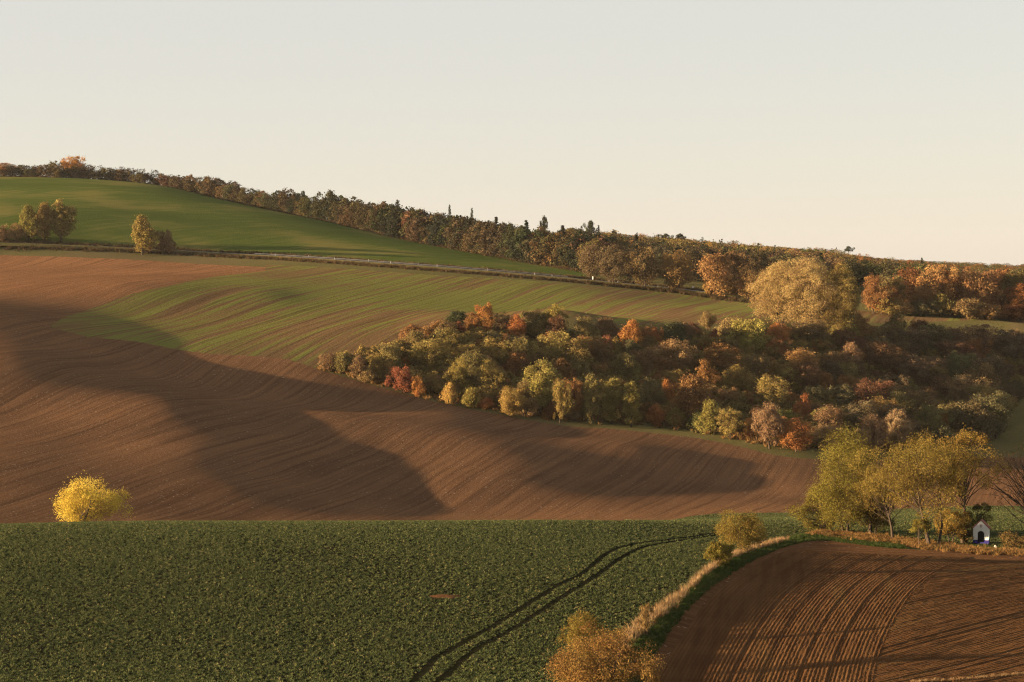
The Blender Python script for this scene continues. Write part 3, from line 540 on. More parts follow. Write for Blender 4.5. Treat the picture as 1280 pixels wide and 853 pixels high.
def far_hue(px, y):
    if px < 300: return rng.choice(['darkbrown', 'darkbrown', 'brown', 'darkolive'])
    if px < 742: return rng.choice(['darkolive', 'darkbrown', 'olive', 'conifer', 'darkgreen', 'brown'])
    if px < 1060: return rng.choice(['darkolive', 'olive', 'goldolive', 'brown', 'darkgreen', 'tan'] if y > 1200 else ['brown', 'darkbrown', 'darkolive', 'darkbrown'])
    return rng.choice(['olive', 'darkolive', 'rust', 'brown', 'darkgreen'])
def far_zone(px, y): return 'crest_left' if px < 170 else 'crest' if px < 340 else 'slope' if px < 540 else 'slope_low' if px < 742 else ('road' if y < 1220 else 'road_back') if px < 1060 else 'right'
FARPH = {'crest_left': 'on the highest part of the crest', 'crest': 'on the crest of the green hill', 'slope': 'on the right flank of the green hill', 'slope_low': 'above the low end of the green hill', 'road': 'beyond the road', 'road_back': 'high in the forest beyond the road', 'right': 'behind the amber trees'}
FARCOL = [None] * len(REST); VS, FS, TS, CS = [], [], [], []; off = 0
for i, (px, x, y, H) in enumerate(THINGS + REST):
    con = rng.random() < (0.0 if px < 280 else 0.05 if px < 742 else 0.05 if px < 1060 else 0.03) and H > 8; hue = 'conifer' if con else far_hue(px, y); W = (H * 0.5 if con else max(H * rng.uniform(0.75, 1.0), 11.0)); k = rng.integers(2 if con else 5)
    z = gz(x, y) - 0.3 - (0.16 * H if px < 742 else 0); H *= 1.16 if px < 742 else 1; h0, w0 = (18, 6.5) if con else (14, 9.5); col = np.clip(np.array(HUE[hue]) * (1 + rng.normal(0, 0.08, 3)) * (0.72 if px < 742 else 0.8), 0.01, 1); rz = rng.uniform(0, 6.28); H *= 1.12 if con else 1  # crest trees toned darker in colour, as if seen against the light
    if i < len(THINGS):
        o = obj('forest_conifer' if con else 'forest_tree', (FARCE if con else FARME)[k], None, (x, y, z), cat='conifer' if con else 'tree'); o.scale = (W / w0, W / w0, H / h0); o.rotation_euler = (0, 0, rz); o.color = (*col, 1)
        TREES.append(dict(root=o, zone=far_zone(px, y), hue=hue, kind='spruce' if con else 'far', px=px, W=W, x=x, y=y))
    else:
        Vv, Ff, tn = (FARC if con else FARM)[k]; keep = rng.random(len(Ff)) < 0.32; Ff = Ff[keep]; u = Vv[Ff.ravel()] * (W / w0, W / w0, H / h0); c, s = math.cos(rz), math.sin(rz)
        VS.append(np.c_[u[:, 0] * c - u[:, 1] * s + x, u[:, 0] * s + u[:, 1] * c + y, u[:, 2] + z]); FS.append(np.arange(len(u)).reshape(-1, 4) + off); off += len(u); TS.append(tn[keep]); CS.append(np.tile((*col, 1), (len(Ff), 1)))
for t_ in [t for t in TREES if t['zone'] in FARPH]:
    z_ = t_['zone']; hue = t_['hue']; same = sorted((q for q in TREES if q['zone'] == z_ and q['hue'] == hue), key=lambda q: q['px']); noun = 'pointed conifer' if hue == 'conifer' else f'{WORD[hue]} tree'
    t_['root']['label'] = f'{ORD[same.index(t_)]} {noun} from the left {FARPH[z_]}' if 1 < len(same) <= 25 else f'{noun} {FARPH[z_]}'; t_['root']['group'] = f'{noun}s {FARPH[z_]}'
def forest_mat():
    t = NT('forest_leaves'); at = t.n('ShaderNodeAttribute', attribute_name='hue'); tn = t.n('ShaderNodeAttribute', attribute_name='tone'); v = t.n('ShaderNodeHueSaturation'); t.l(at.outputs['Color'], v.inputs['Color']); t.l(t.math('MULTIPLY_ADD', tn.outputs['Fac'], 0.95, 0.5), v.inputs['Value'])
    d = t.n('ShaderNodeBsdfDiffuse'); t.l(v.outputs[0], d.inputs[0]); t.l(d.outputs[0], t.out.inputs[0]); return t.m
fm = tone_mesh('forest', np.vstack(VS), np.vstack(FS), np.concatenate(TS), forest_mat()); ca = fm.attributes.new('hue', 'FLOAT_COLOR', 'FACE'); ca.data.foreach_set('color', np.vstack(CS).astype(np.float32).ravel())
obj('forest', fm, kind='stuff', label='mixed forest filling the far slope beyond the road')
def sky_tree(px, top, wp, y, hue, kind, label):
    x = (px - 640) / F * y; z = float(height(x, y)); _, row = project((x, y, z)); put_tree('forest_conifer' if kind in ('spruce', 'pine') else 'forest_tree', kind, x, y, (row - top) * y / F, wp * y / F, hue, label=label, cat='conifer' if kind in ('spruce', 'pine') else 'tree', group='trees standing out on the skyline', px=px)
sky_tree(90, 193, 30, 1512, 'orange', 'round', 'round orange tree standing highest on the crest of the green hill')
sky_tree(8, 203, 26, 1508, 'rust', 'round', 'rusty tree at the left end of the crest')
for px, top, wp, y, k, lb in [(497, 248, 25, 1240, 'spruce', 'dark spruce sticking out of the tree line, right of the hill middle'), (490, 253, 19, 1236, 'spruce', 'shorter spruce touching the dark skyline spruce'), (378, 238, 13, 1330, 'spruce', 'thin conifer top above the tree line on the hill flank'),
        (562, 254, 13, 1260, 'spruce', 'thin conifer, left one of a close pair on the skyline'), (590, 258, 14, 1262, 'spruce', 'thin conifer, right one of a close pair on the skyline'), (680, 268, 11, 1290, 'pine', 'pine with open crown, left one on the skyline'), (738, 274, 13, 1400, 'pine', 'tall pine with open crown above the middle of the skyline'),
        (748, 280, 14, 1400, 'spruce', 'dark conifer right beside the tall skyline pine'), (832, 291, 15, 1480, 'pine', 'flat topped pine, left one of two above the amber domes'), (850, 291, 14, 1480, 'pine', 'flat topped pine, right one of two above the amber domes'), (1060, 307, 12, 1500, 'pine', 'crooked pine on the skyline right of the poplars'), (1152, 321, 13, 1300, 'spruce', 'small dark spruce at the low end of the skyline')]:
    sky_tree(px, top, wp, y, 'conifer', k, lb)

# ---------------------------------------------------------------- near ploughed field: every furrow is a ridge of earth
A_l = np.array([hit(a, b, 120.)[:2] for a, b in ((800, 880), (826, 840), (862, 780), (905, 732), (950, 704), (985, 688))])
A_r = np.array([hit(a, b, 120.)[:2] for a, b in ((1094, 880), (1096, 845), (1104, 800), (1122, 765), (1150, 735), (1186, 709), (1204, 701))])
def curve(pts_):
    c = np.polyfit(pts_[:, 1], pts_[:, 0], 3); return lambda y: np.polyval(c, y)
fl, fr = curve(A_l), curve(A_r)
yb = np.arange(172, 312.0, 0.55); U = np.arange(0, 1.0001, 0.0033); YG, UG = np.meshgrid(yb, U, indexing='ij'); rw = np.random.default_rng(5)
XG = fl(YG) * (1 - UG) + fr(YG) * UG; wid = (fr(yb) - fl(yb)).mean(); uu = UG * wid / 0.46; kk = np.floor(uu).astype(int); hj = rw.uniform(0.6, 1.25, kk.max() + 2)
prof = 0.5 - 0.5 * np.cos(2 * math.pi * uu); tracks = np.isin(kk, [4, 9, 10, 17, 24, 25, 33, 40, 41])
lump = lambda sh, a: rw.normal(0, a, sh)
ZG = prof * 0.05 * hj[kk] - tracks * 0.06 + lump(UG.shape, 0.02)
fade = np.clip((311 - YG) / 4, 0, 1) * np.clip((UG) / 0.03, 0, 1); ZG = height(XG, YG) + ZC + 0.03 + (ZG + 0.06) * fade
def sheet(name, X, Y, Z, mat, keep=None):
    n, m = X.shape; I = np.arange(n * m).reshape(n, m); Fq = np.stack([I[:-1, :-1], I[:-1, 1:], I[1:, 1:], I[1:, :-1]], -1).reshape(-1, 4)
    ridge_ = R_.ravel() if (R_ := globals().get('RIDGE')) is not None and R_.size == X.size else None
    if keep is not None: Fq = Fq[keep[Fq].all(1)]
    u, iv = np.unique(Fq, return_inverse=True); me = mesh_np(name, np.c_[X.ravel(), Y.ravel(), Z.ravel()][u], iv.reshape(-1, 4), mat)
    if ridge_ is not None: me.attributes.new('ridge', 'FLOAT', 'POINT').data.foreach_set('value', ridge_[u].astype(np.float32))
    return obj(name, me, kind='structure')
def furrow_mat(name, ang):
    t = NT(name); p = t.pos(); s = t.noise(t.rows(p, ang, 1.1, 0.03), 1.0, 3); c = t.noise(p, 4.0, 4, 0.7); b = t.noise(p, 0.09, 3); s2 = t.noise(t.rows(p, ang, 0.33, 0.012), 1.0, 2)
    f = t.math('ADD', t.math('MULTIPLY', s, 0.35), t.math('ADD', t.math('MULTIPLY', c, 0.4), t.math('MULTIPLY', b, 0.3)))
    col = t.mix(t.ramp(f, 0.36, 0.74), (0.064, 0.032, 0.015), (0.134, 0.070, 0.029)); col = t.mix(t.math('MULTIPLY', t.ramp(t.math('ADD', s2, t.math('MULTIPLY', c, 0.25)), 0.68, 0.90), 0.4), col, (0.14, 0.095, 0.034))
    rg = t.n('ShaderNodeAttribute', attribute_name='ridge').outputs['Fac']      # furrow bottoms painted darker, standing in for shade between the ridges
    col = t.mix(rg, t.mix(0.35, col, (0.030, 0.014, 0.008)), col)
    return t.diffuse(col, t.bump(t.math('ADD', c, t.math('MULTIPLY', s, 0.4)), 0.14))
RIDGE = prof * (1 - 0.8 * tracks) * np.clip(0.6 + 0.5 * (hj[kk] - 0.6), 0, 1) * 1.2
sheet('curved_furrows', XG, YG, ZG, furrow_mat('curved_furrow_soil', math.radians(8)))
h1, h2 = hit(1110, 800, 120.), hit(1280, 757, 120.); dv = (h2 - h1)[:2]; dv = dv / np.linalg.norm(dv); nv = np.array((-dv[1], dv[0]))
ve = np.concatenate([np.arange(-0.6, 6, 0.8), np.arange(6, 115, 1.4)]); qb = np.arange(0, 96, 0.125)
y0s = 150.0 + qb / abs(nv @ np.array((0, 1.0))) ; y0s = y0s[y0s < 309]
YS, VS_ = np.meshgrid(y0s, ve, indexing='ij'); bx_ = fr(YS); XB = bx_ + dv[0] * VS_; YB = YS + dv[1] * VS_
qq = (XB * nv[0] + YB * nv[1]); uu = qq / 0.52; kk = np.floor(uu).astype(int); kk -= kk.min(); hj = rw.uniform(0.5, 1.3, kk.max() + 2); trk = rw.random(kk.max() + 2) < 0.10
ZB = (0.5 - 0.5 * np.cos(2 * math.pi * uu)) * 0.04 * hj[kk] - trk[kk] * 0.075 + rw.normal(0, 0.02, qq.shape)
top_row = np.interp(XB, [fr(309.), 90, 130], [308, 303, 300]); okb = (YB < top_row)
ZB = height(XB, YB) + ZC + 0.012 + (ZB + 0.05) * np.clip((top_row - YB) / 4, 0, 1)
RIDGE = (0.5 - 0.5 * np.cos(2 * math.pi * uu)) * (1 - 0.9 * trk[kk])
sheet('straight_furrows', XB, YB, ZB, furrow_mat('straight_furrow_soil', -math.atan2(dv[0], dv[1]) * -1), okb.ravel())

# ---------------------------------------------------------------- scattered ground cover (uncountable: geometry-node instances on points)
def blade_proto(name, n, length, width, tilt, mat, droop=0.5, seed=1, base_r=0.05, seg=2):
    r = np.random.default_rng(seed); V, Fc = [], []
    for i in range(n):
        a = r.uniform(0, 6.28); d = np.array((math.cos(a), math.sin(a), 0)); s = np.array((-d[1], d[0], 0)); L = length * r.uniform(0.65, 1.25); t = tilt * r.uniform(0.5, 1.4); p = d * base_r * r.random(); b = len(V)
        for k in range(seg + 1):
            f = k / seg; w = width * (0.55 + 0.9 * f * (1 - f) * 2 if seg > 1 else 1) * (1 if k < seg else 0.35); V += [p - s * w / 2, p + s * w / 2]
            an = t + droop * f; p = p + (d * math.sin(an) + np.array((0, 0, math.cos(an)))) * L / seg
        for k in range(seg): q = b + 2 * k; Fc.append((q, q + 1, q + 3, q + 2))
    return bpy.data.objects.new(name, mesh_np(name, V, Fc, mat, False))
def scatter(name, P3, protos, smin, smax, label, tiltv=0.15):
    n = len(P3); me = bpy.data.meshes.new(name); me.vertices.add(n); me.vertices.foreach_set('co', np.asarray(P3, np.float32).ravel())
    at = me.attributes.new('rot', 'FLOAT_VECTOR', 'POINT'); at.data.foreach_set('vector', np.c_[rng.normal(0, tiltv, (n, 2)), rng.uniform(0, 6.28, n)].astype(np.float32).ravel())
    at = me.attributes.new('scl', 'FLOAT', 'POINT'); at.data.foreach_set('value', rng.uniform(smin, smax, n).astype(np.float32))
    o = obj(name, me, kind='stuff', label=label); g = bpy.data.node_groups.new(name + '_scatter', 'GeometryNodeTree')
    g.interface.new_socket('Geometry', in_out='INPUT', socket_type='NodeSocketGeometry'); g.interface.new_socket('Geometry', in_out='OUTPUT', socket_type='NodeSocketGeometry')
    gi, go = g.nodes.new('NodeGroupInput'), g.nodes.new('NodeGroupOutput'); ip = g.nodes.new('GeometryNodeInstanceOnPoints'); j = g.nodes.new('GeometryNodeJoinGeometry')
    for pr in protos:
        oi = g.nodes.new('GeometryNodeObjectInfo'); oi.inputs['Object'].default_value = pr; oi.inputs['As Instance'].default_value = True; g.links.new(oi.outputs['Geometry'], j.inputs[0])
    def named(nm, ty):
        a = g.nodes.new('GeometryNodeInputNamedAttribute'); a.data_type = ty; a.inputs['Name'].default_value = nm; return a.outputs[0]
    g.links.new(gi.outputs[0], ip.inputs['Points']); g.links.new(j.outputs[0], ip.inputs['Instance']); ip.inputs['Pick Instance'].default_value = True
    e2r = g.nodes.new('FunctionNodeEulerToRotation'); g.links.new(named('rot', 'FLOAT_VECTOR'), e2r.inputs[0]); g.links.new(e2r.outputs[0], ip.inputs['Rotation']); g.links.new(named('scl', 'FLOAT'), ip.inputs['Scale'])
    g.links.new(ip.outputs[0], go.inputs[0]); m = o.modifiers.new('scatter', 'NODES'); m.node_group = g; return o
def with_z(xy, dz=0.0): return np.c_[xy, height(xy[:, 0], xy[:, 1]) + ZC + dz]
def along(pl, n, wid):
    """n random points in a band round a plan line; wid may vary along it"""
    pl = np.asarray(pl); L = np.r_[0, np.cumsum(np.linalg.norm(np.diff(pl, axis=0), axis=1))]; t = rng.uniform(0, L[-1], n); x = np.interp(t, L, pl[:, 0]); y = np.interp(t, L, pl[:, 1])
    d = np.gradient(pl, axis=0); d /= np.linalg.norm(d, axis=1)[:, None]; dx, dy = np.interp(t, L, d[:, 0]), np.interp(t, L, d[:, 1]); w = rng.normal(0, 0.5, n) * (np.interp(t / L[-1], np.linspace(0, 1, len(wid)), wid) if hasattr(wid, '__len__') else wid)
    return np.c_[x - dy * w, y + dx * w]

# crop: leafy rosettes, none in the two wheel tracks and the bare patch
TR1 = line((505, 862), (539, 829), (570.5, 809), (625, 778), (661, 755), (700, 731), (730, 716), (763, 690), (793, 681), (831, 676), (872, 670.5), (905, 665), y0=150)
TR2 = line((540, 862), (550, 850), (593, 814), (638, 789), (700, 748.5), (744, 721), (782, 695), (804, 685), (831, 679), (872, 673), (905, 668), y0=150)
def dist_line(pl, xy):
    out = np.full(len(xy), 99.0); a = pl[:-1]; e = pl[1:] - a; ee = (e ** 2).sum(1)
    for k in range(0, len(xy), 20000):
        p = xy[k:k + 20000, None] - a[None]; t = np.clip((p * e).sum(2) / ee, 0, 1); out[k:k + 20000] = np.sqrt(((p - t[..., None] * e) ** 2).sum(2).min(1))
    return out
N = 1250000; yy = np.sqrt(rng.uniform(176 ** 2, 640 ** 2, N)); xx = (rng.uniform(-70, 1370, N) - 640) / F * yy; xy = np.c_[xx, yy]
vis = (yy < 346) | ((xx > (780 - 640) / F * yy)); xy = xy[vis]; xy = xy[rng.random(len(xy)) < np.interp(xy[:, 1], [176, 250, 330, 440, 640], [1, 1, 0.85, 0.5, 0.28])]
xy = xy[sdf(POLY['crop_field'], np.c_[xy, np.zeros(len(xy))]) > 0.15]
dt = np.minimum(dist_line(TR1, xy), dist_line(TR2, xy)); patch = hit(556, 746.5); inp = ((xy[:, 0] - patch[0]) / 1.9) ** 2 + ((xy[:, 1] - patch[1]) / 1.2) ** 2
pn = np.sin(xy[:, 0] * 0.11 + 1.3 * np.sin(xy[:, 1] * 0.05)) + np.sin(xy[:, 1] * 0.083 + xy[:, 0] * 0.04 + 2) + rng.normal(0, 0.8, len(xy))
xy = xy[(pn > -2.1) & (dt > 0.47 + rng.normal(0, 0.05, len(xy))) & (inp > rng.normal(1, 0.12, len(xy)))]
CROP = [blade_proto('crop_plant', 8, 0.22, 0.085, 0.75, MAT['crop'], 0.75, 400 + i, 0.06) for i in range(4)]
scatter('crop_leaves', with_z(xy, -0.02), CROP, 0.5, 1.3, 'low dark green leafy crop covering the front field')
sp = np.linspace(0, 2 * math.pi, 25)[:-1]; ring = [np.c_[patch[0] + r_ * 1.95 * np.cos(sp) * (1 + 0.16 * np.sin(3 * sp + 1) + 0.10 * np.sin(7 * sp)), patch[1] + r_ * 1.25 * np.sin(sp) * (1 + 0.2 * np.sin(5 * sp))] for r_ in (1, 0.6)]
pv = np.vstack([ring[0], ring[1], patch[None, :2]]); pz = with_z(pv, 0.05); pz[24:48, 2] += 0.14; pz[48, 2] += 0.2; nn = 24
pf = [(i, (i + 1) % nn, nn + (i + 1) % nn) for i in range(nn)] + [(i, nn + (i + 1) % nn, nn + i) for i in range(nn)] + [(nn + i, nn + (i + 1) % nn, 48) for i in range(nn)]
obj('bare_soil_patch', mesh_np('bare_soil_patch', pz, pf, MAT['near_soil']), kind='structure')
# dry grass on the field edge, green verge, weeds under the trees, scrub by the road and at the foot of the wood
edge = line((770, 826), (790, 796), (812, 775), (850, 748), (885, 716), (915, 698), (945, 687), (985, 676), y0=120)
DRY = [blade_proto('dry_tuft', 22, 0.85, 0.035, 0.35, MAT['dry'], 0.5, 420 + i, 0.22) for i in range(3)]
scatter('dry_grass', with_z((lambda q: q[np.sin(q[:, 1] * 0.55) + np.sin(q[:, 1] * 1.7 + 1) + rng.normal(0, 0.5, len(q)) > -0.7])(along(edge, 1150, [0.4, 1.4, 0.45, 0.3, 0.6, 0.7, 0.4]))), DRY, 0.5, 1.3, 'pale dry grass strip between the crop and the ploughed field')
GR = [blade_proto('grass_tuft', 16, 0.30, 0.03, 0.5, MAT['grass'], 0.6, 430 + i, 0.18) for i in range(2)]
xy = np.c_[rng.uniform(-2, 62, 90000), rng.uniform(176, 345, 90000)]; q = np.c_[xy, np.zeros(len(xy))]; xy = xy[(sdf(POLY['crop_field'], q) < 0.1) & (sdf(POLY['near_ploughed_field'], q) < 0.3)]
scatter('verge_grass', with_z(xy), GR, 0.7, 1.5, 'short green grass verge beside the ploughed field')
base_l = line((1020, 667), (1060, 671), (1120, 678), (1170, 684), (1230, 691), (1300, 693), y0=200)
WXY = along(base_l, 5200, [3.0, 5.0, 4.0, 4.5, 4.0, 5.0]); cpx = hit(1226, 680.5, 200.)
WXY = WXY[(np.sin(WXY[:, 0] * 0.9) + np.sin(WXY[:, 0] * 2.3 + WXY[:, 1]) + rng.normal(0, 0.6, len(WXY)) > -0.2) & ~((np.abs(WXY[:, 0] - cpx[0]) < 2.0) & (WXY[:, 1] > cpx[1] - 6.5))]
WEED = [blade_proto('weed_tuft', 20, 0.55, 0.06, 0.45, MAT['weed'], 0.6, 440 + i, 0.30) for i in range(3)]
scatter('dry_weeds', with_z(WXY), WEED, 0.5, 1.35, 'orange-brown dry weeds under the trees by the chapel')
track = hit(1180, 853, 120.), hit(1285, 843.5, 120.); scatter('straw_strip', with_z(along(np.array([track[0][:2] - (3, .6), track[0][:2], track[1][:2], track[1][:2] + (8, 1)]), 260, 0.45), 0.05), DRY, 0.2, 0.42, 'pale straw strip at the bottom right corner')
SCR = [blade_proto('scrub_tuft', 26, 1.5, 0.12, 0.5, MAT['scrub'], 0.5, 450 + i, 0.9) for i in range(3)]
rd = lambda dr: line(*[(px, row + dr) for px, row in ((-40, 304), (60, 306), (150, 310), (230, 314), (340, 320), (500, 331), (640, 342), (740, 351), (840, 361), (945, 374))], y0=960)
crest = smooth_line(np.array(_cr)) + np.array((0, 8.0))
scatter('roadside_scrub', with_z(np.vstack([along(rd(4.5), 2600, 3.5), along(rd(-1.0), 1500, 2.5), along(crest, 1500, 5)])), SCR, 0.45, 1.25, 'brown scrub and dry grass along the road and the forest edge')
UO = []
for i_ in range(3):
    mt_, mc_ = make_tree(470 + i_, 4.2, 4.6, 0.0, 26, 60, 0.42, low=1.0, limbs=4, bark_r=0.04, lump=0.5); mc_.materials[0] = MAT['understorey']; UO.append(bpy.data.objects.new('understorey_bush', mc_))
uq = rng.uniform(WOODPOLY.min(0), WOODPOLY.max(0), (5200, 2)); uq = uq[sdf(WOODPOLY, np.c_[uq, np.zeros(len(uq))]) > 1.0][:2600]
scatter('understorey', with_z(uq, -0.2), UO, 0.6, 1.75, 'mixed bushy understorey filling the gaps of the middle wood', 0.1)
fl_ = line(*[(px, foot_row(px) - 1) for px in (400, 480, 560, 640, 700, 780, 850, 900, 960, 1010)], y0=560)
UND = [blade_proto('undergrowth_tuft', 30, 1.6, 0.22, 0.6, MAT['weed'], 0.5, 460 + i, 0.9) for i in range(3)]
scatter('undergrowth', with_z(along(fl_, 900, [2.0, 3, 4, 5, 7, 9, 8, 6])), UND, 0.35, 1.0, 'rusty low undergrowth along the foot of the middle wood')

# ---------------------------------------------------------------- trees and bushes of the near ground
def near_tree(name, px, base, top, wpx, hue, label, cat='tree', group=None, y0=150., dx=0.0, **kw):
    p = hit(px, base, y0); s = p[1] / F; H, W = (base - top) * s, wpx * s; sd_ = kw.pop('seed'); mt, mc = make_tree(sd_, H, W, **kw)
    root = empty(name, (p[0], p[1], p[2] + ZC - 0.12), 0.0, label=label, cat=cat, group=group); t = obj('trunk', mt, root); c = obj('crown', mc, root); q = np.array(HUE[hue]); k_ = 0.85 if hue == 'yellow' else 0.70; c.color = (q[0] * k_, q[1] * k_, q[2] * k_ * (1 if hue == 'yellow' else 0.75), 1); return root
G1 = 'trees beside the chapel'
D = dict(leaf=0.21, limbs=44, sides=6, bark_r=0.26)
near_tree('acacia_tree', 1062, 667, 531, 142, 'yellowgreen', 'largest yellow-green tree, left end of the row by the chapel', group=G1, seed=501, clear=0.02, clumps=130, per=400, lump=0.5, cr=(0.11, 0.22), gap=0.25, stems=2, low=0.6, **D)
near_tree('acacia_tree', 1030, 664, 600, 56, 'yellowgreen', 'low leafy tree at the far left foot of the chapel row', group=G1, seed=502, clear=0.0, clumps=56, per=340, lump=0.4, low=0.9, **D)
near_tree('acacia_tree', 1116, 676, 578, 76, 'goldolive', 'thin leaning tree, second in the row by the chapel', group=G1, seed=503, clear=0.3, clumps=50, per=330, lump=0.5, cr=(0.13, 0.26), gap=0.3, lean=(-2.2, 0), leaf=0.20, limbs=34, sides=6, bark_r=0.2)
near_tree('acacia_tree', 1168, 684, 540, 134, 'goldolive', 'wide spreading tree with several stems, middle of the chapel row', group=G1, seed=504, clear=0.22, clumps=110, per=360, lump=0.55, cr=(0.10, 0.21), gap=0.3, stems=3, lean=(-1.5, 0), **D)
near_tree('acacia_tree', 1203, 679, 531, 84, 'gold', 'tall twisted tree with an open crown left of the chapel', group=G1, seed=505, clear=0.34, clumps=50, per=380, lump=0.6, cr=(0.15, 0.28), gap=0.3, lean=(0.6, 0), **D)
near_tree('acacia_tree', 1149, 684, 638, 28, 'yellowgreen', 'small young tree in front of the spreading tree', group=G1, seed=506, clear=0.25, clumps=26, per=90, leaf=0.22, limbs=22, bark_r=0.08)
near_tree('acacia_tree', 1188, 680, 630, 46, 'gold', 'short golden tree with thin pale stems, left of the chapel', group=G1, seed=507, clear=0.06, clumps=44, per=210, leaf=0.19, limbs=24, bark_r=0.12, stems=2)
near_tree('bush', 1206, 680, 652, 20, 'brown', 'brown bush against the left side of the chapel', 'bush', seed=512, clear=0.0, clumps=40, per=110, leaf=0.2, limbs=14, bark_r=0.05, low=1, stems=3)  # bush put in to keep the low sun off the chapel front
near_tree('acacia_tree', 1222, 672, 624, 34, 'green', 'dark green drooping tree right behind the chapel', group=G1, seed=508, clear=0.05, clumps=40, per=200, leaf=0.19, limbs=24, low=0.8)
near_tree('acacia_tree', 1088, 670, 572, 64, 'olive', 'olive tree between the largest tree and the thin leaning one', group=G1, seed=513, clear=0.08, clumps=60, per=300, lump=0.5, gap=0.25, low=0.7, **D)
near_tree('acacia_tree', 1094, 668, 622, 48, 'green', 'dark green bushy tree behind the second tree of the row', group=G1, seed=509, clear=0.0, clumps=40, per=220, leaf=0.2, limbs=20, low=0.9)
near_tree('bare_tree', 1292, 682, 535, 120, 'rust', 'nearly bare dark tree reaching in at the right edge', group=G1, seed=510, clear=0.16, clumps=90, per=9, leaf=0.30, limbs=90, sides=6, bark_r=0.30, lump=0.35, low=0.6)
near_tree('bush', 1266, 688, 664, 40, 'brown', 'brown low bush right of the chapel', 'bush', seed=511, clear=0.0, clumps=36, per=80, leaf=0.24, limbs=16, bark_r=0.05, low=1, stems=3)
near_tree('bush', 752, 872, 778, 134, 'amber', 'big golden brown bush at the bottom edge of the photo', 'bush', 'bushes on the field edge', seed=520, clear=0.0, clumps=140, per=230, leaf=0.14, limbs=80, bark_r=0.10, stems=5, low=0.9, lump=0.5, gap=0.35, cr=(0.10, 0.2), y0=120.)
near_tree('bush', 727, 838, 757, 62, 'goldolive', 'olive bush just behind the big golden brown bush', 'bush', 'bushes on the field edge', seed=521, clear=0.0, clumps=70, per=170, leaf=0.14, limbs=50, bark_r=0.07, lump=0.45, stems=3, low=0.8, gap=0.25, y0=120.)
near_tree('bush', 930, 694, 631, 62, 'goldolive', 'taller olive bush in the dry grass strip', 'bush', 'bushes on the field edge', seed=522, clear=0.0, clumps=80, per=220, leaf=0.16, limbs=40, lump=0.5, gap=0.3, bark_r=0.10, stems=3, low=0.9)
near_tree('bush', 899, 708, 673, 38, 'yellowgreen', 'lower olive bush left of the taller bush on the strip', 'bush', 'bushes on the field edge', seed=523, clear=0.0, clumps=60, per=120, leaf=0.20, limbs=30, bark_r=0.06, stems=3, low=1)
near_tree('dry_shrub', 808, 795, 746, 26, 'pink', 'leafless pinkish shrub standing in the dry grass', 'shrub', 'bushes on the field edge', seed=524, clear=0.0, clumps=26, per=26, leaf=0.6, twigs=True, uplift=1.5, limbs=40, bark_r=0.04, stems=4, low=0.6, spread=0.6)
near_tree('yellow_tree', 97, 667, 598, 124, 'yellow', 'bright yellow round tree rising behind the crest of the front field', seed=530, y0=341., clear=0.0, clumps=120, per=230, leaf=0.21, limbs=60, bark_r=0.16, stems=3, low=0.9, lump=0.7, gap=0.25, cr=(0.08, 0.17), uplift=0.4, spread=1.2)

# ---------------------------------------------------------------- chapel
def bm_mesh(name, V, Fc, mat):
    me = bpy.data.meshes.new(name); me.from_pydata([tuple(v) for v in V], [], Fc); me.update(); me.materials.append(mat); return me
def boxv(x0, x1, y0, y1, z0, z1): return [(x0, y0, z0), (x1, y0, z0), (x1, y1, z0), (x0, y1, z0), (x0, y0, z1), (x1, y0, z1), (x1, y1, z1), (x0, y1, z1)]
BF = [(0, 3, 2, 1), (4, 5, 6, 7), (0, 1, 5, 4), (1, 2, 6, 5), (2, 3, 7, 6), (3, 0, 4, 7)]
def boxes(bs):
    V, Fc = [], []
    for b in bs: n = len(V); V += boxv(*b); Fc += [tuple(n + i for i in f) for f in BF]
    return V, Fc
white = plain('white_limewash', (0.72, 0.70, 0.65), 0.85, 0.14, 2.5); blue = plain('blue_plinth_paint', (0.022, 0.020, 0.13), 0.7, 0.2, 3.0); tile = plain('red_roof_tiles', (0.20, 0.065, 0.040), 0.8, 0.35, 9.0); dark = plain('iron_and_recess_shade', (0.02, 0.02, 0.022), 0.6); stone = plain('pale_stone', (0.45, 0.42, 0.36), 0.9)
cp = hit(1226, 680.5, 200.); ch = empty('chapel', (cp[0], cp[1], cp[2] + ZC + 0.08), math.radians(-17), label='tiny white chapel with blue base, dark arched doorway and red roof', cat='chapel')
w, dp, eh, gh, pl_ = 1.22, 2.3, 2.45, 3.62, 0.62; aw, ab, asp = 0.52, 0.25, 1.55          # half width, depth, eaves, gable, plinth, arch
arch = [(aw * math.cos(t), asp + aw * 1.0 * math.sin(t)) for t in np.linspace(0, math.pi, 13)]
out_pts = [(w, pl_), (w, eh), (0, gh), (-w, eh), (-w, pl_)]
def front(y):  # ring of wall round the arch
    V = [(aw, y, pl_)] + [(a, y, b) for a, b in arch] + [(-aw, y, pl_)]; O = [(w, y, pl_), (w, y, asp)]
    for t in np.linspace(0, math.pi, 13)[1:-1]:
        c, s = math.cos(t), math.sin(t); k = 5.0
        if abs(c) > 1e-6: k = min(k, w / abs(c))
        if s > 1e-6:
            a_ = (gh - eh) / w; k = min(k, (gh - asp) / (s + a_ * abs(c)))
        O.append((k * c, y, asp + k * s))
    O += [(-w, y, asp), (-w, y, pl_)]; return V, O
V0, O0 = front(0.0); V1, _ = front(0.28); n = len(V0); WV = V0 + O0 + V1; WF = [(i, n + i, n + i + 1, i + 1) for i in range(n - 1)] + [(i, i + 1, 2 * n + i + 1, 2 * n + i) for i in range(n - 1)]
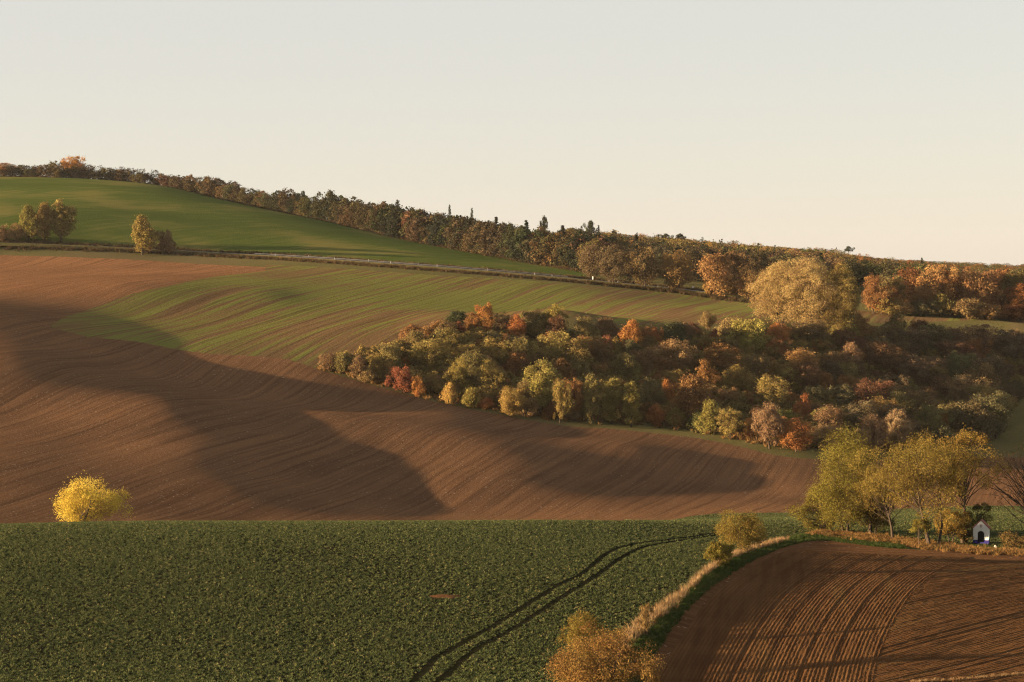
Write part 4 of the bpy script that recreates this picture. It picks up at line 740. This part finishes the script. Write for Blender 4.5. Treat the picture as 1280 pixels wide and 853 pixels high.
# eaves corners so the outline stays straight
m0 = len(WV); WV += [(w, 0.001, pl_), (w, 0.001, eh), (0, 0.001, gh), (-w, 0.001, eh), (-w, 0.001, pl_), (w, dp, pl_), (w, dp, eh), (0, dp, gh), (-w, dp, eh), (-w, dp, pl_)]
WF += [(m0, m0 + 5, m0 + 6, m0 + 1), (m0 + 4, m0 + 3, m0 + 8, m0 + 9), (m0 + 5, m0 + 9, m0 + 8, m0 + 7, m0 + 6)]
obj('wall', bm_mesh('wall', WV, WF, white), ch)
obj('gable', bm_mesh('gable', [(w + 0.02, -0.02, eh - 0.12), (w + 0.02, -0.02, eh + 0.02), (0, -0.02, gh + 0.12), (-w - 0.02, -0.02, eh + 0.02), (-w - 0.02, -0.02, eh - 0.12), (0, -0.02, gh - 0.05), (w + 0.02, 0.06, eh + 0.02), (0, 0.06, gh + 0.12), (-w - 0.02, 0.06, eh + 0.02)], [(0, 1, 2, 5), (5, 2, 3, 4), (1, 6, 7, 2), (2, 7, 8, 3)], white), ch)
obj('plinth', bm_mesh('plinth', *boxes([(-w - 0.04, -aw, -0.04, dp + 0.04, -0.3, pl_), (aw, w + 0.04, -0.04, dp + 0.04, -0.3, pl_), (-aw, aw, 0.02, dp, -0.3, ab)]), blue), ch)
rv = []
for sgn in (1, -1): rv.append([(0, 0.06, gh + 0.10), (sgn * (w + 0.22), 0.06, eh - 0.12), (sgn * (w + 0.22), dp + 0.15, eh - 0.12), (0, dp + 0.15, gh + 0.10)])
for q in rv: obj('roof_slope', bm_mesh('roof_slope', [(a, b, c) for a, b, c in q] + [(a, b, c + 0.10) for a, b, c in q], [(0, 3, 2, 1), (4, 5, 6, 7), (0, 1, 5, 4), (1, 2, 6, 5), (2, 3, 7, 6), (3, 0, 4, 7)], tile), ch)
obj('doorway', bm_mesh('doorway', [(-aw, 0.9, ab), (aw, 0.9, ab), (aw, 0.9, asp + aw), (-aw, 0.9, asp + aw), (-aw, 0.28, ab), (aw, 0.28, ab), (aw, 0.28, asp + aw), (-aw, 0.28, asp + aw)], [(0, 1, 2, 3), (0, 4, 5, 1), (1, 5, 6, 2), (2, 6, 7, 3), (3, 7, 4, 0)], dark), ch)  # recess lining painted near-black in place of the shade inside
obj('grille', bm_mesh('grille', *boxes([(x - 0.015, x + 0.015, 0.2, 0.23, ab, asp + math.sqrt(max(aw * aw - x * x, 0))) for x in (-0.39, -0.26, -0.13, 0, 0.13, 0.26, 0.39)] + [(-aw, aw, 0.19, 0.205, 1.0, 1.04), (-aw, aw, 0.19, 0.205, 1.55, 1.59)]), dark), ch)
obj('arch_trim', bm_mesh('arch_trim', [(a * k, -0.025, (b - asp) * k + asp) for k in (1.0, 1.22) for a, b in arch], [(i, 13 + i, 14 + i, i + 1) for i in range(12)], plain('lime_trim', (0.60, 0.58, 0.54), 0.85, 0.05)), ch)
obj('cross', bm_mesh('cross', *boxes([(-0.05, 0.05, -0.07, -0.022, 2.55, 3.15), (-0.19, -0.05, -0.068, -0.022, 2.86, 2.97), (0.05, 0.19, -0.068, -0.022, 2.86, 2.97)]), plain('cross_wood', (0.25, 0.14, 0.08), 0.8)), ch)
sp_ = hit(1244, 687, 200.); ms = boxv(-0.16, 0.16, -0.14, 0.14, -0.2, 0.55); obj('marker_stone', bm_mesh('marker_stone', ms + [(0, 0, 0.72)], BF[:1] + BF[2:] + [(4, 5, 8), (5, 6, 8), (6, 7, 8), (7, 4, 8)], stone), None, (sp_[0], sp_[1], sp_[2] + ZC), label='short pale boundary stone right of the chapel', cat='stone')

# ---------------------------------------------------------------- road, guard rail, posts and signs
RL = rd(0.8); LEN = np.r_[0, np.cumsum(np.linalg.norm(np.diff(RL, axis=0), axis=1))]; T_ = np.arange(0, LEN[-1], 4.0); CXY = np.c_[np.interp(T_, LEN, RL[:, 0]), np.interp(T_, LEN, RL[:, 1])]
CXY[:, 1] = np.convolve(np.pad(CXY[:, 1], 7, 'edge'), np.ones(15) / 15, 'valid'); TD = np.gradient(CXY, axis=0); TD /= np.linalg.norm(TD, axis=1)[:, None]; NN = np.c_[-TD[:, 1], TD[:, 0]]
HC = height(CXY[:, 0], CXY[:, 1]); HC = np.convolve(np.pad(HC, 7, 'edge'), np.ones(15) / 15, 'valid') + ZC + 0.7
offs = [(-6.5, -1.6), (-3.3, -0.05), (-3.1, 0.0), (3.1, 0.04), (3.3, 0.0), (6.5, -1.2)]
def strip(name, sel, mat):
    X = np.array([CXY[:, 0] + NN[:, 0] * o for o, _ in sel]); Y = np.array([CXY[:, 1] + NN[:, 1] * o for o, _ in sel]); Z = np.array([HC + d for _, d in sel]); return sheet(name, X, Y, Z, mat)
strip('road_bank', offs[:2], MAT['rough']); strip('road', offs[1:5], MAT['asphalt']); strip('road_verge', offs[4:], MAT['verge'])
RIDGE = None
def on_road(px, off):
    k = np.argmin(np.abs(640 + F * CXY[:, 0] / CXY[:, 1] - px)); return np.array((CXY[k, 0] + NN[k, 0] * off, CXY[k, 1] + NN[k, 1] * off, HC[k])), k
steel = plain('galvanised_steel', (0.07, 0.075, 0.085), 0.45, 0.1, 3.0, 0.0)
p0, k0 = on_road(322, -2.9); p1, k1 = on_road(706, -2.9); gr = empty('guard_rail', tuple(p0), label='long grey steel guard rail along the road', cat='guard rail')
GP = np.c_[CXY[k0:k1 + 1] + NN[k0:k1 + 1] * -2.9, HC[k0:k1 + 1]] - p0; pz_ = [(0.0, 0.45), (-0.05, 0.52), (0.02, 0.60), (-0.05, 0.68), (0.0, 0.76)]
n = len(GP); BV = [tuple(GP[i] + np.array((0, a, b))) for a, b in pz_ for i in range(n)] + [tuple(GP[i] + np.array((0, a + 0.03, b))) for a, b in pz_ for i in range(n)]
Fb = [(r * n + i, r * n + i + 1, (r + 1) * n + i + 1, (r + 1) * n + i) for s in (0, 5) for r in range(s, s + 4) for i in range(n - 1)]
obj('beam', bm_mesh('beam', BV, Fb, steel), gr); pm = bm_mesh('post', boxv(-0.06, 0.06, 0.05, 0.17, -0.4, 0.74), BF, steel)
for g_ in GP: obj('post', pm, gr, tuple(g_))
wp = plain('white_plastic', (0.78, 0.78, 0.76), 0.5, 0.05); bk = plain('black_band', (0.02, 0.02, 0.02), 0.6)
pmb = bm_mesh('body', [(-0.06, -0.05, -0.2), (0.06, -0.05, -0.2), (0.06, 0.05, -0.2), (-0.06, 0.05, -0.2), (-0.06, -0.05, 1.0), (0.06, -0.05, 1.0), (0.06, 0.05, 1.12), (-0.06, 0.05, 1.12)], BF, wp); pmk = bm_mesh('band', boxv(-0.064, 0.064, -0.054, 0.054, 0.72, 0.92), BF, bk)
for i, px in enumerate((348, 385, 420, 455, 490, 520, 550, 611, 670, 694, 766, 775, 826)):
    q, _ = on_road(px, 3.4 if i % 2 else -3.0); r_ = empty('roadside_post', (q[0], q[1], q[2] - 0.05), label=f'{ORD[i]} white marker post from the left along the far road', cat='marker post', group='white roadside marker posts'); obj('body', pmb, r_); obj('band', pmk, r_)
def sign(name, px, off, w_, h_, ph, label, tip=False):
    q, _ = on_road(px, off); r_ = empty(name, (q[0], q[1], q[2] - 0.3), 0, label=label, cat='road sign'); obj('pole', bm_mesh('pole', boxv(-0.05, 0.05, 0.03, 0.13, -0.2, ph + h_ * 0.9), BF, steel), r_)
    obj('panel', bm_mesh('panel', boxv(-w_ / 2, w_ / 2, -0.02, 0.025, ph, ph + h_), BF, wp), r_); obj('panel_back', bm_mesh('panel_back', boxv(-w_ / 2 + 0.04, w_ / 2 - 0.04, 0.026, 0.06, ph + 0.04, ph + h_ - 0.04), BF, steel), r_)
sign('road_sign', 908, -3.6, 1.3, 1.6, 0.9, 'white road sign on a pole before the dark trees')
sign('road_sign', 868, 3.6, 1.1, 1.0, 1.3, 'smaller white sign left of the other, below the orange dome')
sign('road_sign', 737, -3.4, 0.6, 1.5, 0.6, 'narrow white sign post at the foot of the green hill')

# ---------------------------------------------------------------- thin evening haze: one closed box of even air round the whole scene
def haze_box():
    xs_, ys_ = XX, YY; lo = (float(xs_.min()) - 60, float(ys_.min()) - 60, float(ZZ.min()) + ZC - 2.0); hi = (float(xs_.max()) + 60, float(ys_.max()) + 60, 62.0 + ZC + 26.0)
    t = NT('haze_air'); v = t.n('ShaderNodeVolumePrincipled'); v.inputs['Color'].default_value = (0.93, 0.93, 0.93, 1); v.inputs['Density'].default_value = 1.45e-5; v.inputs['Anisotropy'].default_value = 0.25; t.l(v.outputs[0], t.out.inputs['Volume'])
    o = obj('haze', bm_mesh('haze', boxv(lo[0], hi[0], lo[1], hi[1], lo[2], hi[2]), BF, t.m), kind='stuff', label='thin evening haze in the valley air'); return o
haze_box()
